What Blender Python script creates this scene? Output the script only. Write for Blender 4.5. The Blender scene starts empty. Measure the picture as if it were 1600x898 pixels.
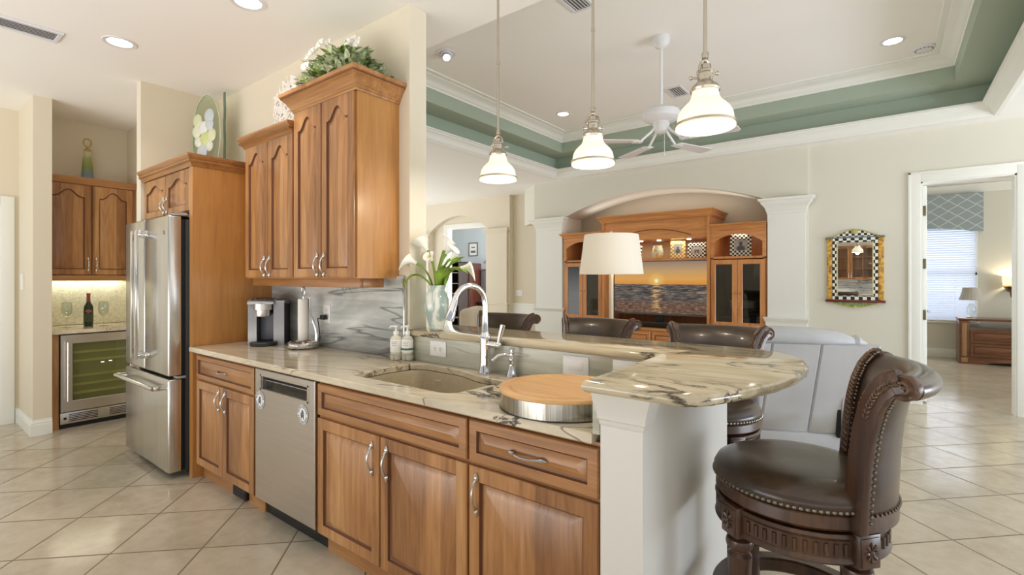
import bpy, bmesh, math, random
from mathutils import Vector, Matrix
from math import sin, cos, pi, radians, sqrt

random.seed(7)
SC = bpy.context.scene
COL = SC.collection

# ------------------------------------------------------------------ camera
cam_d = bpy.data.cameras.new('camera')
cam = bpy.data.objects.new('camera', cam_d)
COL.objects.link(cam)
cam.location = (0, 0, 1.385)
cam.rotation_euler = (pi / 2, 0, math.atan2(590, 768))
cam_d.sensor_width = 36
cam_d.lens = 768 / 1600 * 36
cam_d.shift_y = -14 / 1600
cam_d.clip_start = 0.05
SC.camera = cam

# ------------------------------------------------------------------ light and exposure
world = bpy.data.worlds.new('daylight')
SC.world = world
world.use_nodes = True
_bg = world.node_tree.nodes['Background']
_wt = world.node_tree
_tc = _wt.nodes.new('ShaderNodeTexCoord')
_sx = _wt.nodes.new('ShaderNodeSeparateXYZ')
_wt.links.new(_tc.outputs['Generated'], _sx.inputs[0])
_cr = _wt.nodes.new('ShaderNodeValToRGB')        # bright lower half made up to lift the ceilings, soft sky above
_mr = _wt.nodes.new('ShaderNodeMapRange')
_mr.inputs[1].default_value = -1.0
_mr.inputs[2].default_value = 1.0
_wt.links.new(_sx.outputs[2], _mr.inputs[0])
_wt.links.new(_mr.outputs[0], _cr.inputs[0])
_cr.color_ramp.elements[0].position = 0.485
_cr.color_ramp.elements[0].color = (1.0, 0.985, 0.955, 1)
_cr.color_ramp.elements[1].position = 0.515
_cr.color_ramp.elements[1].color = (0.24, 0.26, 0.28, 1)
_wt.links.new(_cr.outputs[0], _bg.inputs[0])
_bg.inputs[1].default_value = 1.9

def area_light(name, loc, target, sx, sy, power, color=(1, 1, 1)):
    d = bpy.data.lights.new(name, 'AREA')
    d.shape = 'RECTANGLE'
    d.size, d.size_y = sx, sy
    d.energy = power
    d.color = color
    o = bpy.data.objects.new(name, d)
    COL.objects.link(o)
    o.location = loc
    v = Vector(target) - Vector(loc)
    o.rotation_euler = v.to_track_quat('-Z', 'Y').to_euler()
    return o

# daylight behind the bedroom window; the other area lights here are added fills
# two of them are low and aimed up, made up to brighten the ceilings
area_light('living_ceiling_fill', (5.1, 4.4, 0.5), (0.0, 4.4, 3.4), 4.2, 1.2, 200, (0.78, 0.87, 1.0))  # added uplight for the living-room ceiling
area_light('left_soffit_fill', (-8.8, 4.8, 1.2), (-4.0, 5.2, 2.4), 3.5, 2.0, 75, (0.94, 0.97, 1.0))  # added fill for the dim left soffit and far wall
area_light('kitchen_ceiling_fill', (-3.2, -2.4, 0.4), (-3.2, 1.0, 3.0), 4.5, 1.0, 62, (1.0, 0.98, 0.95))  # added uplight for the kitchen ceiling
area_light('bedroom_window_daylight', (0.47, 12.4, 1.5), (0.47, 11.0, 1.4), 2.0, 2.0, 60, (0.95, 0.98, 1.0))
area_light('bedroom_fill', (4.6, 9.4, 1.4), (0.5, 9.6, 1.5), 2.2, 2.0, 50, (0.95, 0.97, 1.0))  # unseen source added to light the bedroom
area_light('office_fill', (-5.6, 9.2, 1.6), (-9.5, 9.8, 1.5), 1.8, 1.6, 150, (0.95, 0.97, 1.0))  # unseen source added to brighten the office walls

SC.view_settings.view_transform = 'Standard'
SC.view_settings.look = 'None'
SC.view_settings.exposure = -0.06
SC.view_settings.gamma = 1.0
SC.view_settings.use_curve_mapping = False
SC.cycles.use_denoising = True
SC.cycles.max_bounces = 9
SC.cycles.diffuse_bounces = 7
SC.cycles.glossy_bounces = 4
SC.cycles.transmission_bounces = 6
SC.cycles.transparent_max_bounces = 12
SC.cycles.sample_clamp_indirect = 4.0
SC.cycles.caustics_reflective = False
SC.cycles.caustics_refractive = False

# ------------------------------------------------------------------ materials
def lin(c):
    r = []
    for x in c[:3]:
        x = x / 255.0
        r.append(x / 12.92 if x <= 0.04045 else ((x + 0.055) / 1.055) ** 2.4)
    return (r[0], r[1], r[2], 1.0)

MATS = {}
class NT:
    """tiny helper round a node tree"""
    def __init__(s, name):
        s.m = bpy.data.materials.new(name)
        s.m.use_nodes = True
        s.t = s.m.node_tree
        s.b = s.t.nodes['Principled BSDF']
        MATS[name] = s.m
    def n(s, typ, **kw):
        nd = s.t.nodes.new(typ)
        for k, v in kw.items():
            setattr(nd, k, v)
        return nd
    def l(s, a, b):
        s.t.links.new(a, b)
    def val(s, inp, v):
        if hasattr(v, 'is_output') or isinstance(v, bpy.types.NodeSocket):
            s.l(v, inp)
        else:
            inp.default_value = v
    def math(s, op, a, b=0.0, c=0.0):
        nd = s.n('ShaderNodeMath', operation=op)
        s.val(nd.inputs[0], a); s.val(nd.inputs[1], b); s.val(nd.inputs[2], c)
        return nd.outputs[0]
    def coord(s, scale=(1, 1, 1), rot=(0, 0, 0), loc=(0, 0, 0), kind='Object'):
        tc = s.n('ShaderNodeTexCoord')
        mp = s.n('ShaderNodeMapping')
        mp.inputs['Scale'].default_value = scale
        mp.inputs['Rotation'].default_value = rot
        mp.inputs['Location'].default_value = loc
        s.l(tc.outputs[kind], mp.inputs[0])
        return mp.outputs[0]
    def noise(s, vec, scale=5, detail=4, rough=0.55, dist=0.0):
        nd = s.n('ShaderNodeTexNoise')
        s.l(vec, nd.inputs['Vector'])
        nd.inputs['Scale'].default_value = scale
        nd.inputs['Detail'].default_value = detail
        nd.inputs['Roughness'].default_value = rough
        nd.inputs['Distortion'].default_value = dist
        return nd.outputs['Fac']
    def ramp(s, fac, stops, interp='LINEAR'):
        nd = s.n('ShaderNodeValToRGB')
        cr = nd.color_ramp
        cr.interpolation = interp
        while len(cr.elements) < len(stops):
            cr.elements.new(0.5)
        for e, (p, c) in zip(cr.elements, stops):
            e.position = p
            e.color = lin(c) if not isinstance(c, float) else (c, c, c, 1)
        s.val(nd.inputs[0], fac)
        return nd.outputs[0]
    def mix(s, fac, a, b, mode='MIX'):
        nd = s.n('ShaderNodeMix', data_type='RGBA', blend_type=mode)
        s.val(nd.inputs[0], fac)
        s.val(nd.inputs[6], a if not isinstance(a, tuple) else lin(a))
        s.val(nd.inputs[7], b if not isinstance(b, tuple) else lin(b))
        return nd.outputs[2]
    def sep(s, vec):
        nd = s.n('ShaderNodeSeparateXYZ')
        s.l(vec, nd.inputs[0])
        return nd.outputs
    def bump(s, h, strength=0.2, dist=0.01):
        nd = s.n('ShaderNodeBump')
        nd.inputs['Strength'].default_value = strength
        nd.inputs['Distance'].default_value = dist
        s.l(h, nd.inputs['Height'])
        s.l(nd.outputs[0], s.b.inputs['Normal'])

def plain(name, c, rough=0.5, metal=0.0, spec=0.5, coat=0.0, bumpy=0.0, bscale=200, var=0.0, vscale=3.0):
    m = NT(name)
    m.b.inputs['Base Color'].default_value = lin(c)
    m.b.inputs['Roughness'].default_value = rough
    m.b.inputs['Metallic'].default_value = metal
    m.b.inputs['Specular IOR Level'].default_value = spec
    m.b.inputs['Coat Weight'].default_value = coat
    if var:
        f = m.noise(m.coord(), vscale, 4)
        d = tuple(x * (1 - var) for x in c)
        u = tuple(min(255, x * (1 + var)) for x in c)
        m.l(m.ramp(f, [(0.3, d), (0.7, u)]), m.b.inputs['Base Color'])
    if bumpy:
        m.bump(m.noise(m.coord(), bscale, 3), bumpy, 0.004)
    return m.m

def glow(name, c, strength):
    m = NT(name)
    m.b.inputs['Base Color'].default_value = lin(c)
    m.b.inputs['Emission Color'].default_value = lin(c)
    m.b.inputs['Emission Strength'].default_value = strength
    return m.m

def wood(name, dark, mid, light, axis='z', stave=0.085, rough=0.33, stave_amt=1.0):
    m = NT(name)
    sc = {'z': (9, 9, 0.9), 'x': (0.9, 9, 9), 'y': (9, 0.9, 9)}[axis]
    v = m.coord(sc)
    raw = m.coord()
    g = m.noise(v, 1.6, 6, 0.6, 1.2)
    sc2 = {'z': (60, 60, 2.5), 'x': (2.5, 60, 60), 'y': (60, 2.5, 60)}[axis]
    fine = m.noise(m.coord(sc2), 1.5, 3, 0.6)
    x, y, z = m.sep(raw)
    cross = m.math('ADD', x, y) if axis == 'z' else z
    cell = m.math('FLOOR', m.math('DIVIDE', cross, stave))
    wn = m.n('ShaderNodeTexWhiteNoise', noise_dimensions='1D')
    m.l(cell, wn.inputs['W'])
    f = m.math('ADD', m.math('MULTIPLY', g, 0.72), m.math('MULTIPLY', m.math('SUBTRACT', wn.outputs[0], 0.5), 0.22 * stave_amt))
    f = m.math('ADD', f, m.math('MULTIPLY', m.math('SUBTRACT', fine, 0.5), 0.35))
    f = m.math('ADD', f, 0.12)
    c = m.ramp(f, [(0.22, dark), (0.5, mid), (0.78, light)])
    m.l(c, m.b.inputs['Base Color'])
    m.b.inputs['Roughness'].default_value = rough
    m.b.inputs['Coat Weight'].default_value = 0.25
    m.b.inputs['Coat Roughness'].default_value = 0.2
    return m.m

def stone(name, base, cloud, vein, rot=0.5, rough=0.12, wave=1.0, seed=0.0, dense=0.5, stretch=3.0, bold_at=0.58):
    m = NT(name)
    tc = m.coord((1.0, 1.0, 1.0), (0, 0, rot), (seed, seed * 1.7, seed * .6))
    mp = m.n('ShaderNodeMapping')
    mp.inputs['Scale'].default_value = (1.0, stretch, stretch)
    m.l(tc, mp.inputs[0])
    mp2 = m.n('ShaderNodeMapping')
    mp2.inputs['Scale'].default_value = (0.8, stretch * 2.6, stretch * 2.6)
    m.l(tc, mp2.inputs[0])
    cl = m.noise(mp.outputs[0], 1.3, 5, 0.55, 0.7 * wave)
    cl2 = m.noise(mp2.outputs[0], 2.6, 5, 0.6, 0.6 * wave)
    c = m.mix(m.ramp(cl, [(0.38, 0.0), (0.64, 1.0)]), base, cloud)
    c = m.mix(m.math('MULTIPLY', m.ramp(cl2, [(0.42, 0.0), (0.72, 1.0)]), 0.45), c, tuple(x * 0.80 for x in cloud))
    c = m.mix(m.math('MULTIPLY', m.ramp(cl2, [(0.28, 1.0), (0.46, 0.0)]), 0.35), c, tuple(min(255, x * 1.06) for x in base))
    # long thin lines
    r1 = m.math('ABSOLUTE', m.math('SUBTRACT', m.noise(mp2.outputs[0], 0.8, 3, 0.45, 0.8 * wave), 0.5))
    line = m.ramp(r1, [(0.0, 1.0), (0.008, 0.5), (0.014, 0.0)])
    pl = m.ramp(m.noise(tc, 0.9, 2, 0.5), [(0.36, 0.0), (0.50, 1.0)])
    c = m.mix(m.math('MULTIPLY', m.math('MULTIPLY', line, pl), 0.8 * dense), c, vein)
    # ragged dark veins, only in patches
    r2 = m.math('ABSOLUTE', m.math('SUBTRACT', m.noise(mp.outputs[0], 1.0, 9, 0.62, 1.2 * wave), 0.47))
    bold = m.ramp(r2, [(0.0, 1.0), (0.010, 0.5), (0.022, 0.0)])
    patch = m.ramp(m.noise(tc, 1.1, 1, 0.4), [(bold_at, 0.0), (bold_at + 0.08, 1.0)])
    c = m.mix(m.math('MINIMUM', m.math('MULTIPLY', m.math('MULTIPLY', bold, patch), dense * 1.5), 1.0), c, vein)
    m.l(c, m.b.inputs['Base Color'])
    m.b.inputs['Roughness'].default_value = rough
    return m.m

def brushed(name, c, rough=0.28, axis='z', amt=0.12):
    m = NT(name)
    sc = {'z': (180, 180, 1.5), 'x': (1.5, 180, 180)}[axis]
    f = m.noise(m.coord(sc), 1.0, 3)
    d = tuple(x * (1 - amt) for x in c)
    m.l(m.ramp(f, [(0.3, d), (0.7, c)]), m.b.inputs['Base Color'])
    m.b.inputs['Metallic'].default_value = 1.0
    m.b.inputs['Roughness'].default_value = rough
    return m.m

def clear(name, tint=(255, 255, 255), gloss=1.0, alpha=0.0):
    """thin clear pane: see-through with mirror-like reflection at grazing angles"""
    m = NT(name)
    t = m.n('ShaderNodeBsdfTransparent'); t.inputs[0].default_value = lin(tint)
    g = m.n('ShaderNodeBsdfGlossy'); g.inputs['Roughness'].default_value = 0.02
    fr = m.n('ShaderNodeLayerWeight'); fr.inputs[0].default_value = 0.5
    mx = m.n('ShaderNodeMixShader')
    f = m.math('MINIMUM', m.math('ADD', m.math('MULTIPLY', m.math('POWER', fr.outputs[1], 4.0), 0.8 * gloss), alpha + 0.03), 1.0)
    m.l(f, mx.inputs[0]); m.l(t.outputs[0], mx.inputs[1]); m.l(g.outputs[0], mx.inputs[2])
    m.l(mx.outputs[0], m.t.nodes['Material Output'].inputs[0])
    return m.m

def checker(name, a, b, scale, rough=0.35):
    m = NT(name)
    x, y, z = m.sep(m.coord())
    fx = m.math('FLOOR', m.math('MULTIPLY', x, scale))
    fz = m.math('FLOOR', m.math('MULTIPLY', z, scale))
    k = m.math('ABSOLUTE', m.math('MODULO', m.math('ADD', fx, fz), 2.0))
    m.l(m.mix(k, a, b), m.b.inputs['Base Color'])
    m.b.inputs['Roughness'].default_value = rough
    return m.m

wall_paint = plain('wall_paint', (225, 216, 196), 0.75, bumpy=0.04, bscale=260)
wall_cool = plain('wall_cool_paint', (221, 219, 206), 0.75, bumpy=0.04, bscale=260)
wall_office = plain('wall_office_paint', (196, 206, 212), 0.75)
ceil_paint = plain('ceiling_paint', (247, 245, 242), 0.85, bumpy=0.08, bscale=120)
trim_paint = plain('trim_paint', (238, 239, 233), 0.4)
green_paint = plain('tray_green_paint', (166, 180, 164), 0.7)
cherry = wood('cherry_wood', (126, 82, 44), (172, 121, 72), (204, 157, 104), 'z', stave_amt=1.5)
cherry_h = wood('cherry_wood_across', (126, 82, 44), (170, 119, 70), (202, 155, 102), 'x', 0.5, stave_amt=.3)
cherry_panel = wood('cherry_veneer', (166, 112, 58), (188, 134, 74), (202, 150, 90), 'z', 0.6, stave_amt=.3)
cherry_panel_y = wood('cherry_wood_crown', (150, 102, 58), (178, 126, 76), (196, 146, 94), 'y', 0.6, stave_amt=.2)
glaze = plain('dark_glaze', (104, 62, 34), 0.4)
media_wood = wood('media_wood', (168, 104, 56), (206, 140, 82), (228, 168, 108), 'z', 0.3, stave_amt=.4)
media_wood_h = wood('media_wood_across', (168, 104, 56), (206, 140, 82), (228, 168, 108), 'x', 0.5, stave_amt=.2)
dark_wood = wood('walnut_wood', (36, 21, 13), (70, 44, 28), (108, 76, 50), 'z', 0.5, stave_amt=.2)
bed_wood = wood('brown_wood', (84, 50, 32), (120, 76, 50), (148, 100, 70), 'x', 0.5, stave_amt=.2)
butcher = wood('butcher_block', (196, 144, 88), (220, 172, 114), (234, 196, 142), 'x', 0.045, 0.45)
counter_stone = stone('counter_quartzite', (224, 212, 188), (204, 192, 168), (76, 66, 58), -0.35, 0.09, 0.8, 3.1, 1.0, 2.4, 0.53)
nook_stone = stone('nook_quartzite', (222, 220, 200), (204, 204, 184), (128, 120, 96), 0.0, 0.15, 0.4, 2.2, 0.6, 7.0, 0.75)
post_paint = plain('post_paint', (222, 220, 214), 0.5)
bar_stone = stone('bar_quartzite', (206, 193, 165), (182, 169, 140), (70, 62, 52), -0.06, 0.09, 0.6, 8.4, 0.75, 4.5, 0.535)
splash_stone = stone('splash_quartzite', (216, 218, 215), (160, 165, 164), (70, 70, 72), 0.0, 0.14, 0.9, 1.3, 0.9, 2.6, 0.50)
sage_stone = stone('ledge_quartzite', (208, 208, 192), (170, 172, 154), (110, 112, 104), 0.0, 0.18, 0.7, 5.2, 0.5, 3.6, 0.66)
steel = brushed('stainless_steel', (222, 219, 212), 0.26, 'z')
steel_h = brushed('stainless_steel_across', (208, 202, 196), 0.3, 'x', 0.05)
steel_trim = plain('polished_steel', (222, 220, 216), 0.12, 1.0)
chrome = plain('chrome', (232, 232, 234), 0.05, 1.0)
nickel = plain('brushed_nickel', (198, 190, 176), 0.26, 1.0)
silver = plain('satin_silver', (214, 210, 204), 0.24, 1.0)
black_plastic = plain('black_plastic', (22, 22, 24), 0.35)
black_gap = plain('black_gasket', (12, 12, 13), 0.6)
grey_plastic = plain('grey_plastic', (120, 122, 128), 0.35)
charcoal = plain('charcoal_plastic', (44, 45, 48), 0.4)
silver_plastic = plain('silver_plastic', (176, 176, 178), 0.3, 0.6)
white_plastic = plain('white_plastic', (242, 242, 240), 0.3)
white_enamel = plain('white_enamel', (228, 228, 232), 0.3)
white_cloth = plain('white_paper', (240, 236, 230), 0.9, bumpy=0.1, bscale=400)
sink_beige = plain('sink_composite', (176, 162, 134), 0.35, var=0.04, vscale=60)
leather_brown = plain('brown_leather', (64, 49, 37), 0.30, coat=0.22, bumpy=0.06, bscale=140, var=0.26, vscale=6)
leather_gold = plain('bronze_leather', (142, 118, 88), 0.32, coat=0.25, bumpy=0.06, bscale=140, var=0.14, vscale=6)
leather_grey = plain('grey_leather', (192, 194, 198), 0.42, bumpy=0.08, bscale=160, var=0.04)
cream_fabric = plain('cream_fabric', (214, 202, 182), 0.9, bumpy=0.1, bscale=300)
nail_brass = plain('nailhead_pewter', (140, 130, 116), 0.3, 1.0)
gilt_wood = plain('antiqued_moulding', (92, 70, 54), 0.38, 0.1, bumpy=0.3, bscale=120, var=0.25, vscale=60)
pane = clear('clear_glass', gloss=1.0)
dark_pane = clear('smoked_glass', (200, 200, 196), 1.4, 0.06)
crystal = clear('crystal_glass', (245, 248, 246), 1.3, 0.05)
mirror_mat = plain('mirror_silver', (235, 235, 232), 0.01, 1.0)
black_ink = plain('black_ink', (28, 28, 30), 0.6)
grey_ink = plain('grey_ink', (92, 94, 100), 0.6)
leaf_green = plain('leaf_green', (128, 158, 58), 0.45, var=0.22, vscale=18)
leaf_dark = plain('leaf_variegated', (128, 142, 100), 0.5, var=0.5, vscale=55)
petal_white = plain('petal_white', (246, 243, 236), 0.55)
basket = plain('basket_wicker', (112, 84, 56), 0.8, bumpy=0.4, bscale=60)
lamp_glow = glow('lamp_lens', (255, 250, 240), 6.0)

# ------------------------------------------------------------------ building helpers
WM = {}

def tag(o, label=None, cat=None, group=None, kind=None):
    if label: o['label'] = label
    if cat: o['category'] = cat
    if group: o['group'] = group
    if kind: o['kind'] = kind
    return o

def thing(name, label, cat, loc=(0, 0, 0), rz=0.0, group=None):
    o = bpy.data.objects.new(name, None)
    COL.objects.link(o)
    o.empty_display_size = 0.1
    o.location = loc
    o.rotation_euler = (0, 0, rz)
    WM[o] = Matrix.Translation(Vector(loc)) @ Matrix.Rotation(rz, 4, 'Z')
    return tag(o, label, cat, group)

def dup(o, loc=None, rz=None, label=None, group=None, parent=None):
    c = o.copy()
    COL.objects.link(c)
    if parent is not None:
        c.parent = parent
    if loc is not None:
        c.location = loc
    if rz is not None:
        c.rotation_euler = (0, 0, rz)
    if label: c['label'] = label
    if group: c['group'] = group
    for ch in list(o.children):
        dup(ch, parent=c)
    return c

class MB:
    def __init__(s):
        s.bm = bmesh.new()
        s.mi = 0
    def face(s, vs):
        try:
            f = s.bm.faces.new(vs)
            f.material_index = s.mi
            return f
        except ValueError:
            return None
    def v(s, p):
        return s.bm.verts.new(p)
    def box(s, x0, x1, y0, y1, z0, z1, bev=0.0, seg=2):
        x0, x1 = min(x0, x1), max(x0, x1); y0, y1 = min(y0, y1), max(y0, y1); z0, z1 = min(z0, z1), max(z0, z1)
        p = [s.v((x, y, z)) for z in (z0, z1) for y in (y0, y1) for x in (x0, x1)]
        fs = [s.face([p[i] for i in q]) for q in ((0, 2, 3, 1), (4, 5, 7, 6), (0, 1, 5, 4), (2, 6, 7, 3), (0, 4, 6, 2), (1, 3, 7, 5))]
        if bev:
            es = list({e for f in fs for e in f.edges})
            r = bmesh.ops.bevel(s.bm, geom=es, offset=bev, segments=seg, profile=0.5, affect='EDGES')
            for f in r['faces']:
                f.material_index = s.mi
        return s
    def rings(s, loops, cap0=True, cap1=True, closed=True):
        """skin between loops of points with equal counts"""
        L = [[s.v(p) for p in lp] for lp in loops]
        n = len(L[0])
        for a, b in zip(L, L[1:]):
            for i in range(n if closed else n - 1):
                j = (i + 1) % n
                s.face([a[i], a[j], b[j], b[i]])
        if cap0: s.face(list(reversed(L[0])))
        if cap1: s.face(L[-1])
        return L
    def prism(s, pts, mp, a, b, e=0.0):
        """extrude a 2D outline; mp(u, v, n) -> point"""
        if e:
            ins = offset(pts, e)
            s.rings([[mp(u, v, a) for u, v in ins], [mp(u, v, a + e) for u, v in pts], [mp(u, v, b - e) for u, v in pts], [mp(u, v, b) for u, v in ins]])
        else:
            s.rings([[mp(u, v, a) for u, v in pts], [mp(u, v, b) for u, v in pts]])
        return s
    def lathe(s, prof, c=(0, 0, 0), n=32, mp=None, caps=True):
        """revolve (r, h) about an upright axis through c"""
        loops = []
        for r, h in prof:
            r = max(r, 1e-4)
            lp = []
            for i in range(n):
                t = 2 * pi * i / n
                q = (r * cos(t), r * sin(t), h)
                if mp: q = mp(*q)
                lp.append((c[0] + q[0], c[1] + q[1], c[2] + q[2]))
            loops.append(lp)
        s.rings(loops, caps, caps)
        return s
    def tube(s, path, r, n=10, closed=False, flat=None):
        """round tube along a path; r a number or one radius per point"""
        P = [Vector(p) for p in path]
        m = len(P)
        R = r if isinstance(r, (list, tuple)) else [r] * m
        loops = []
        up = None
        for i in range(m):
            if closed:
                t = P[(i + 1) % m] - P[i - 1]
            else:
                t = P[min(i + 1, m - 1)] - P[max(i - 1, 0)]
            t.normalize()
            if up is None:
                up = Vector((0, 0, 1)) if abs(t.z) < 0.9 else Vector((1, 0, 0))
            a = t.cross(up)
            if a.length < 1e-5:
                a = t.cross(Vector((0, 1, 0.1)))
            a.normalize()
            b = a.cross(t).normalized()
            up = b
            k = flat if flat else 1.0
            loops.append([tuple(P[i] + a * (R[i] * cos(2 * pi * j / n)) + b * (R[i] * k * sin(2 * pi * j / n))) for j in range(n)])
        if closed:
            loops.append(loops[0])
            L = s.rings(loops, False, False)
            bmesh.ops.remove_doubles(s.bm, verts=L[0] + L[-1], dist=1e-6)
        else:
            s.rings(loops)
        return s
    def ball(s, c, r, sc=(1, 1, 1), n=12):
        prof = [(sin(pi * k / (n // 2 + 2)), -cos(pi * k / (n // 2 + 2))) for k in range(n // 2 + 3)]
        loops = [[(c[0] + max(a, 1e-4) * r * sc[0] * cos(2 * pi * i / n), c[1] + max(a, 1e-4) * r * sc[1] * sin(2 * pi * i / n), c[2] + h * r * sc[2]) for i in range(n)] for a, h in prof]
        s.rings(loops)
        return s
    def slab(s, outer, holes, z0, z1, e=0.004):
        """flat slab with holes and eased edges"""
        def loopset(z, d):
            ls = [[(x, y, z) for x, y in (offset(outer, d) if d else outer)]]
            for h in holes:
                ls.append([(x, y, z) for x, y in (offset(h, -d) if d else h)])
            return ls
        lv = []
        for z, d in ((z1, e), (z1 - e, 0), (z0 + e, 0), (z0, e)):
            lv.append([[s.v(p) for p in lp] for lp in loopset(z, d)])
        for a, b in zip(lv, lv[1:]):
            for la, lb in zip(a, b):
                n = len(la)
                for i in range(n):
                    s.face([la[i], la[(i + 1) % n], lb[(i + 1) % n], lb[i]])
        for lev in (lv[0], lv[-1]):
            es = []
            for lp in lev:
                n = len(lp)
                for i in range(n):
                    ed = s.bm.edges.get((lp[i], lp[(i + 1) % n]))
                    if ed is None:
                        ed = s.bm.edges.new((lp[i], lp[(i + 1) % n]))
                    es.append(ed)
            r = bmesh.ops.triangle_fill(s.bm, edges=es, use_beauty=True)
            for g in r['geom']:
                if isinstance(g, bmesh.types.BMFace):
                    g.material_index = s.mi
        return s
    def xform(s, M):
        bmesh.ops.transform(s.bm, matrix=M, verts=s.bm.verts)
        return s
    def build(s, name, mats, parent=None, local=False, angle=35, label=None, recenter=True):
        bm = s.bm
        bmesh.ops.recalc_face_normals(bm, faces=bm.faces)
        lim = radians(angle)
        for f in bm.faces:
            f.smooth = True
        for e in bm.edges:
            e.smooth = (len(e.link_faces) == 2 and e.calc_face_angle(0.0) < lim)
        o = None
        me = bpy.data.meshes.new(name)
        root = parent
        while root is not None and root.parent is not None:
            root = root.parent
        loc = None
        if parent is not None:
            if not local:
                bmesh.ops.transform(bm, matrix=WM[root].inverted(), verts=bm.verts)
        elif recenter:
            xs = [v.co.x for v in bm.verts]; ys = [v.co.y for v in bm.verts]; zs = [v.co.z for v in bm.verts]
            loc = Vector(((min(xs) + max(xs)) / 2, (min(ys) + max(ys)) / 2, min(zs)))
            bmesh.ops.translate(bm, vec=-loc, verts=bm.verts)
        bm.to_mesh(me)
        bm.free()
        o = bpy.data.objects.new(name, me)
        for m in (mats if isinstance(mats, (list, tuple)) else [mats]):
            me.materials.append(m)
        COL.objects.link(o)
        if loc is not None:
            o.location = loc
            WM[o] = Matrix.Translation(loc)
        if parent is not None:
            o.parent = parent
        if label:
            o['label'] = label
        return o

def offset(pts, d):
    """move a closed outline inwards by d"""
    n = len(pts)
    area = sum(pts[i][0] * pts[(i + 1) % n][1] - pts[(i + 1) % n][0] * pts[i][1] for i in range(n))
    sg = 1 if area > 0 else -1
    out = []
    for i in range(n):
        p0, p1, p2 = Vector(pts[i - 1]), Vector(pts[i]), Vector(pts[(i + 1) % n])
        a = (p1 - p0); b = (p2 - p1)
        if a.length < 1e-7 or b.length < 1e-7:
            out.append(tuple(p1)); continue
        a.normalize(); b.normalize()
        na = Vector((-a.y, a.x)) * sg; nb = Vector((-b.y, b.x)) * sg
        k = na + nb
        if k.length < 1e-6:
            k = na
        k = k / max(k.dot(na), 0.35)
        out.append((p1.x + k.x * d, p1.y + k.y * d))
    return out

def FY(yf): return lambda u, v, n: (u, yf - n, v)        # a front looking towards -Y
def FX(xf): return lambda u, v, n: (xf + n, u, v)        # a front looking towards +X
def XY(u, v, n): return (u, v, n)
def XZ(u, v, n): return (u, n, v)
def YZ(u, v, n): return (n, u, v)

def struct(mb, name, mat, **kw):
    o = mb.build(name, mat, recenter=False, **kw)
    o['kind'] = 'structure'
    return o

def rect_ring(mb, x0, x1, y0, y1, prof):
    """sweep (inward offset, z) round a rectangle"""
    loops = [[(x0 + o, y0 + o, z), (x1 - o, y0 + o, z), (x1 - o, y1 - o, z), (x0 + o, y1 - o, z)] for o, z in prof]
    loops.append(loops[0])
    mb.rings(loops, False, False)

def arc(cx, cy, r, a0, a1, n):
    return [(cx + r * cos(a0 + (a1 - a0) * i / n), cy + r * sin(a0 + (a1 - a0) * i / n)) for i in range(n + 1)]

def raised_front(mb, mp, u0, u1, v0, v1, t=0.02, fr=0.055, arch=0.0, field=0.030, n=28):
    """a raised-panel door or drawer front; slot 1 is the glaze in the grooves"""
    def outline(i, opening):
        if not opening:
            a, b, c, d, dr = u0 + i, u1 - i, v0 + i, v1 - i, 0.0
        else:
            a, b, c, d, dr = u0 + fr + i, u1 - fr - i, v0 + fr + i, v1 - fr - i, arch
        pts = [(a, c), (b, c)]
        for k in range(n + 1):
            s = k / n
            q = abs(2 * s - 1)
            sh = 1.0 if q > 0.86 else 0.5 - 0.5 * cos(pi * q / 0.86)
            pts.append((b + (a - b) * s, d - dr * sh))
        return pts
    spec = [(0, 0, 0, 0), (0, 0, t - 0.004, 0), (0.004, 0, t, 0), (0, 1, t, 0), (0.004, 1, t - 0.010, 1), (0.009, 1, t - 0.012, 1), (0.009 + field, 1, t - 0.001, 0)]
    L = []
    for i, op, nn, mi in spec:
        L.append([mb.v(mp(u, v, nn)) for u, v in outline(i, op)])
    m = len(L[0])
    for k in range(len(L) - 1):
        mb.mi = 1 if k in (3, 4) else 0
        for i in range(m):
            j = (i + 1) % m
            mb.face([L[k][i], L[k][j], L[k + 1][j], L[k + 1][i]])
    mb.mi = 0
    mb.face(L[-1]); mb.face(list(reversed(L[0])))
    return mb

def glass_front(mb, mp, u0, u1, v0, v1, t=0.02, fr=0.05):
    def rc(i): return [(u0 + i, v0 + i), (u1 - i, v0 + i), (u1 - i, v1 - i), (u0 + i, v1 - i)]
    loops = []
    for i, nn in ((0, 0), (0, t - 0.003), (0.003, t), (fr - 0.006, t), (fr, t - 0.006), (fr, 0), (0, 0)):
        loops.append([mp(u, v, nn) for u, v in rc(i)])
    mb.rings(loops, False, False)
    return mb

def pull(mp, u, v, L=0.10, vert=True, proj=0.03, r=0.0045):
    """arched cabinet pull with leaf-shaped feet"""
    mb = MB()
    path, rad = [], []
    for k in range(13):
        s = k / 12
        a = -L / 2 + L * s
        h = 0.006 + (proj - 0.006) * sin(pi * s) ** 0.7
        path.append(mp(u, v + a, h) if vert else mp(u + a, v, h))
        rad.append(r * (1.0 + 0.35 * abs(2 * s - 1)))
    mb.tube(path, rad, 8)
    for sg in (-1, 1):
        lp, lr = [], []
        for k in range(7):
            s = k / 6
            a = sg * (L / 2 - 0.006 + 0.03 * s)
            lp.append(mp(u, v + a, 0.005) if vert else mp(u + a, v, 0.005))
            lr.append(0.002 + 0.0075 * sin(pi * (0.25 + 0.75 * s)))
        mb.tube(lp, lr, 8)
    return mb

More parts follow.
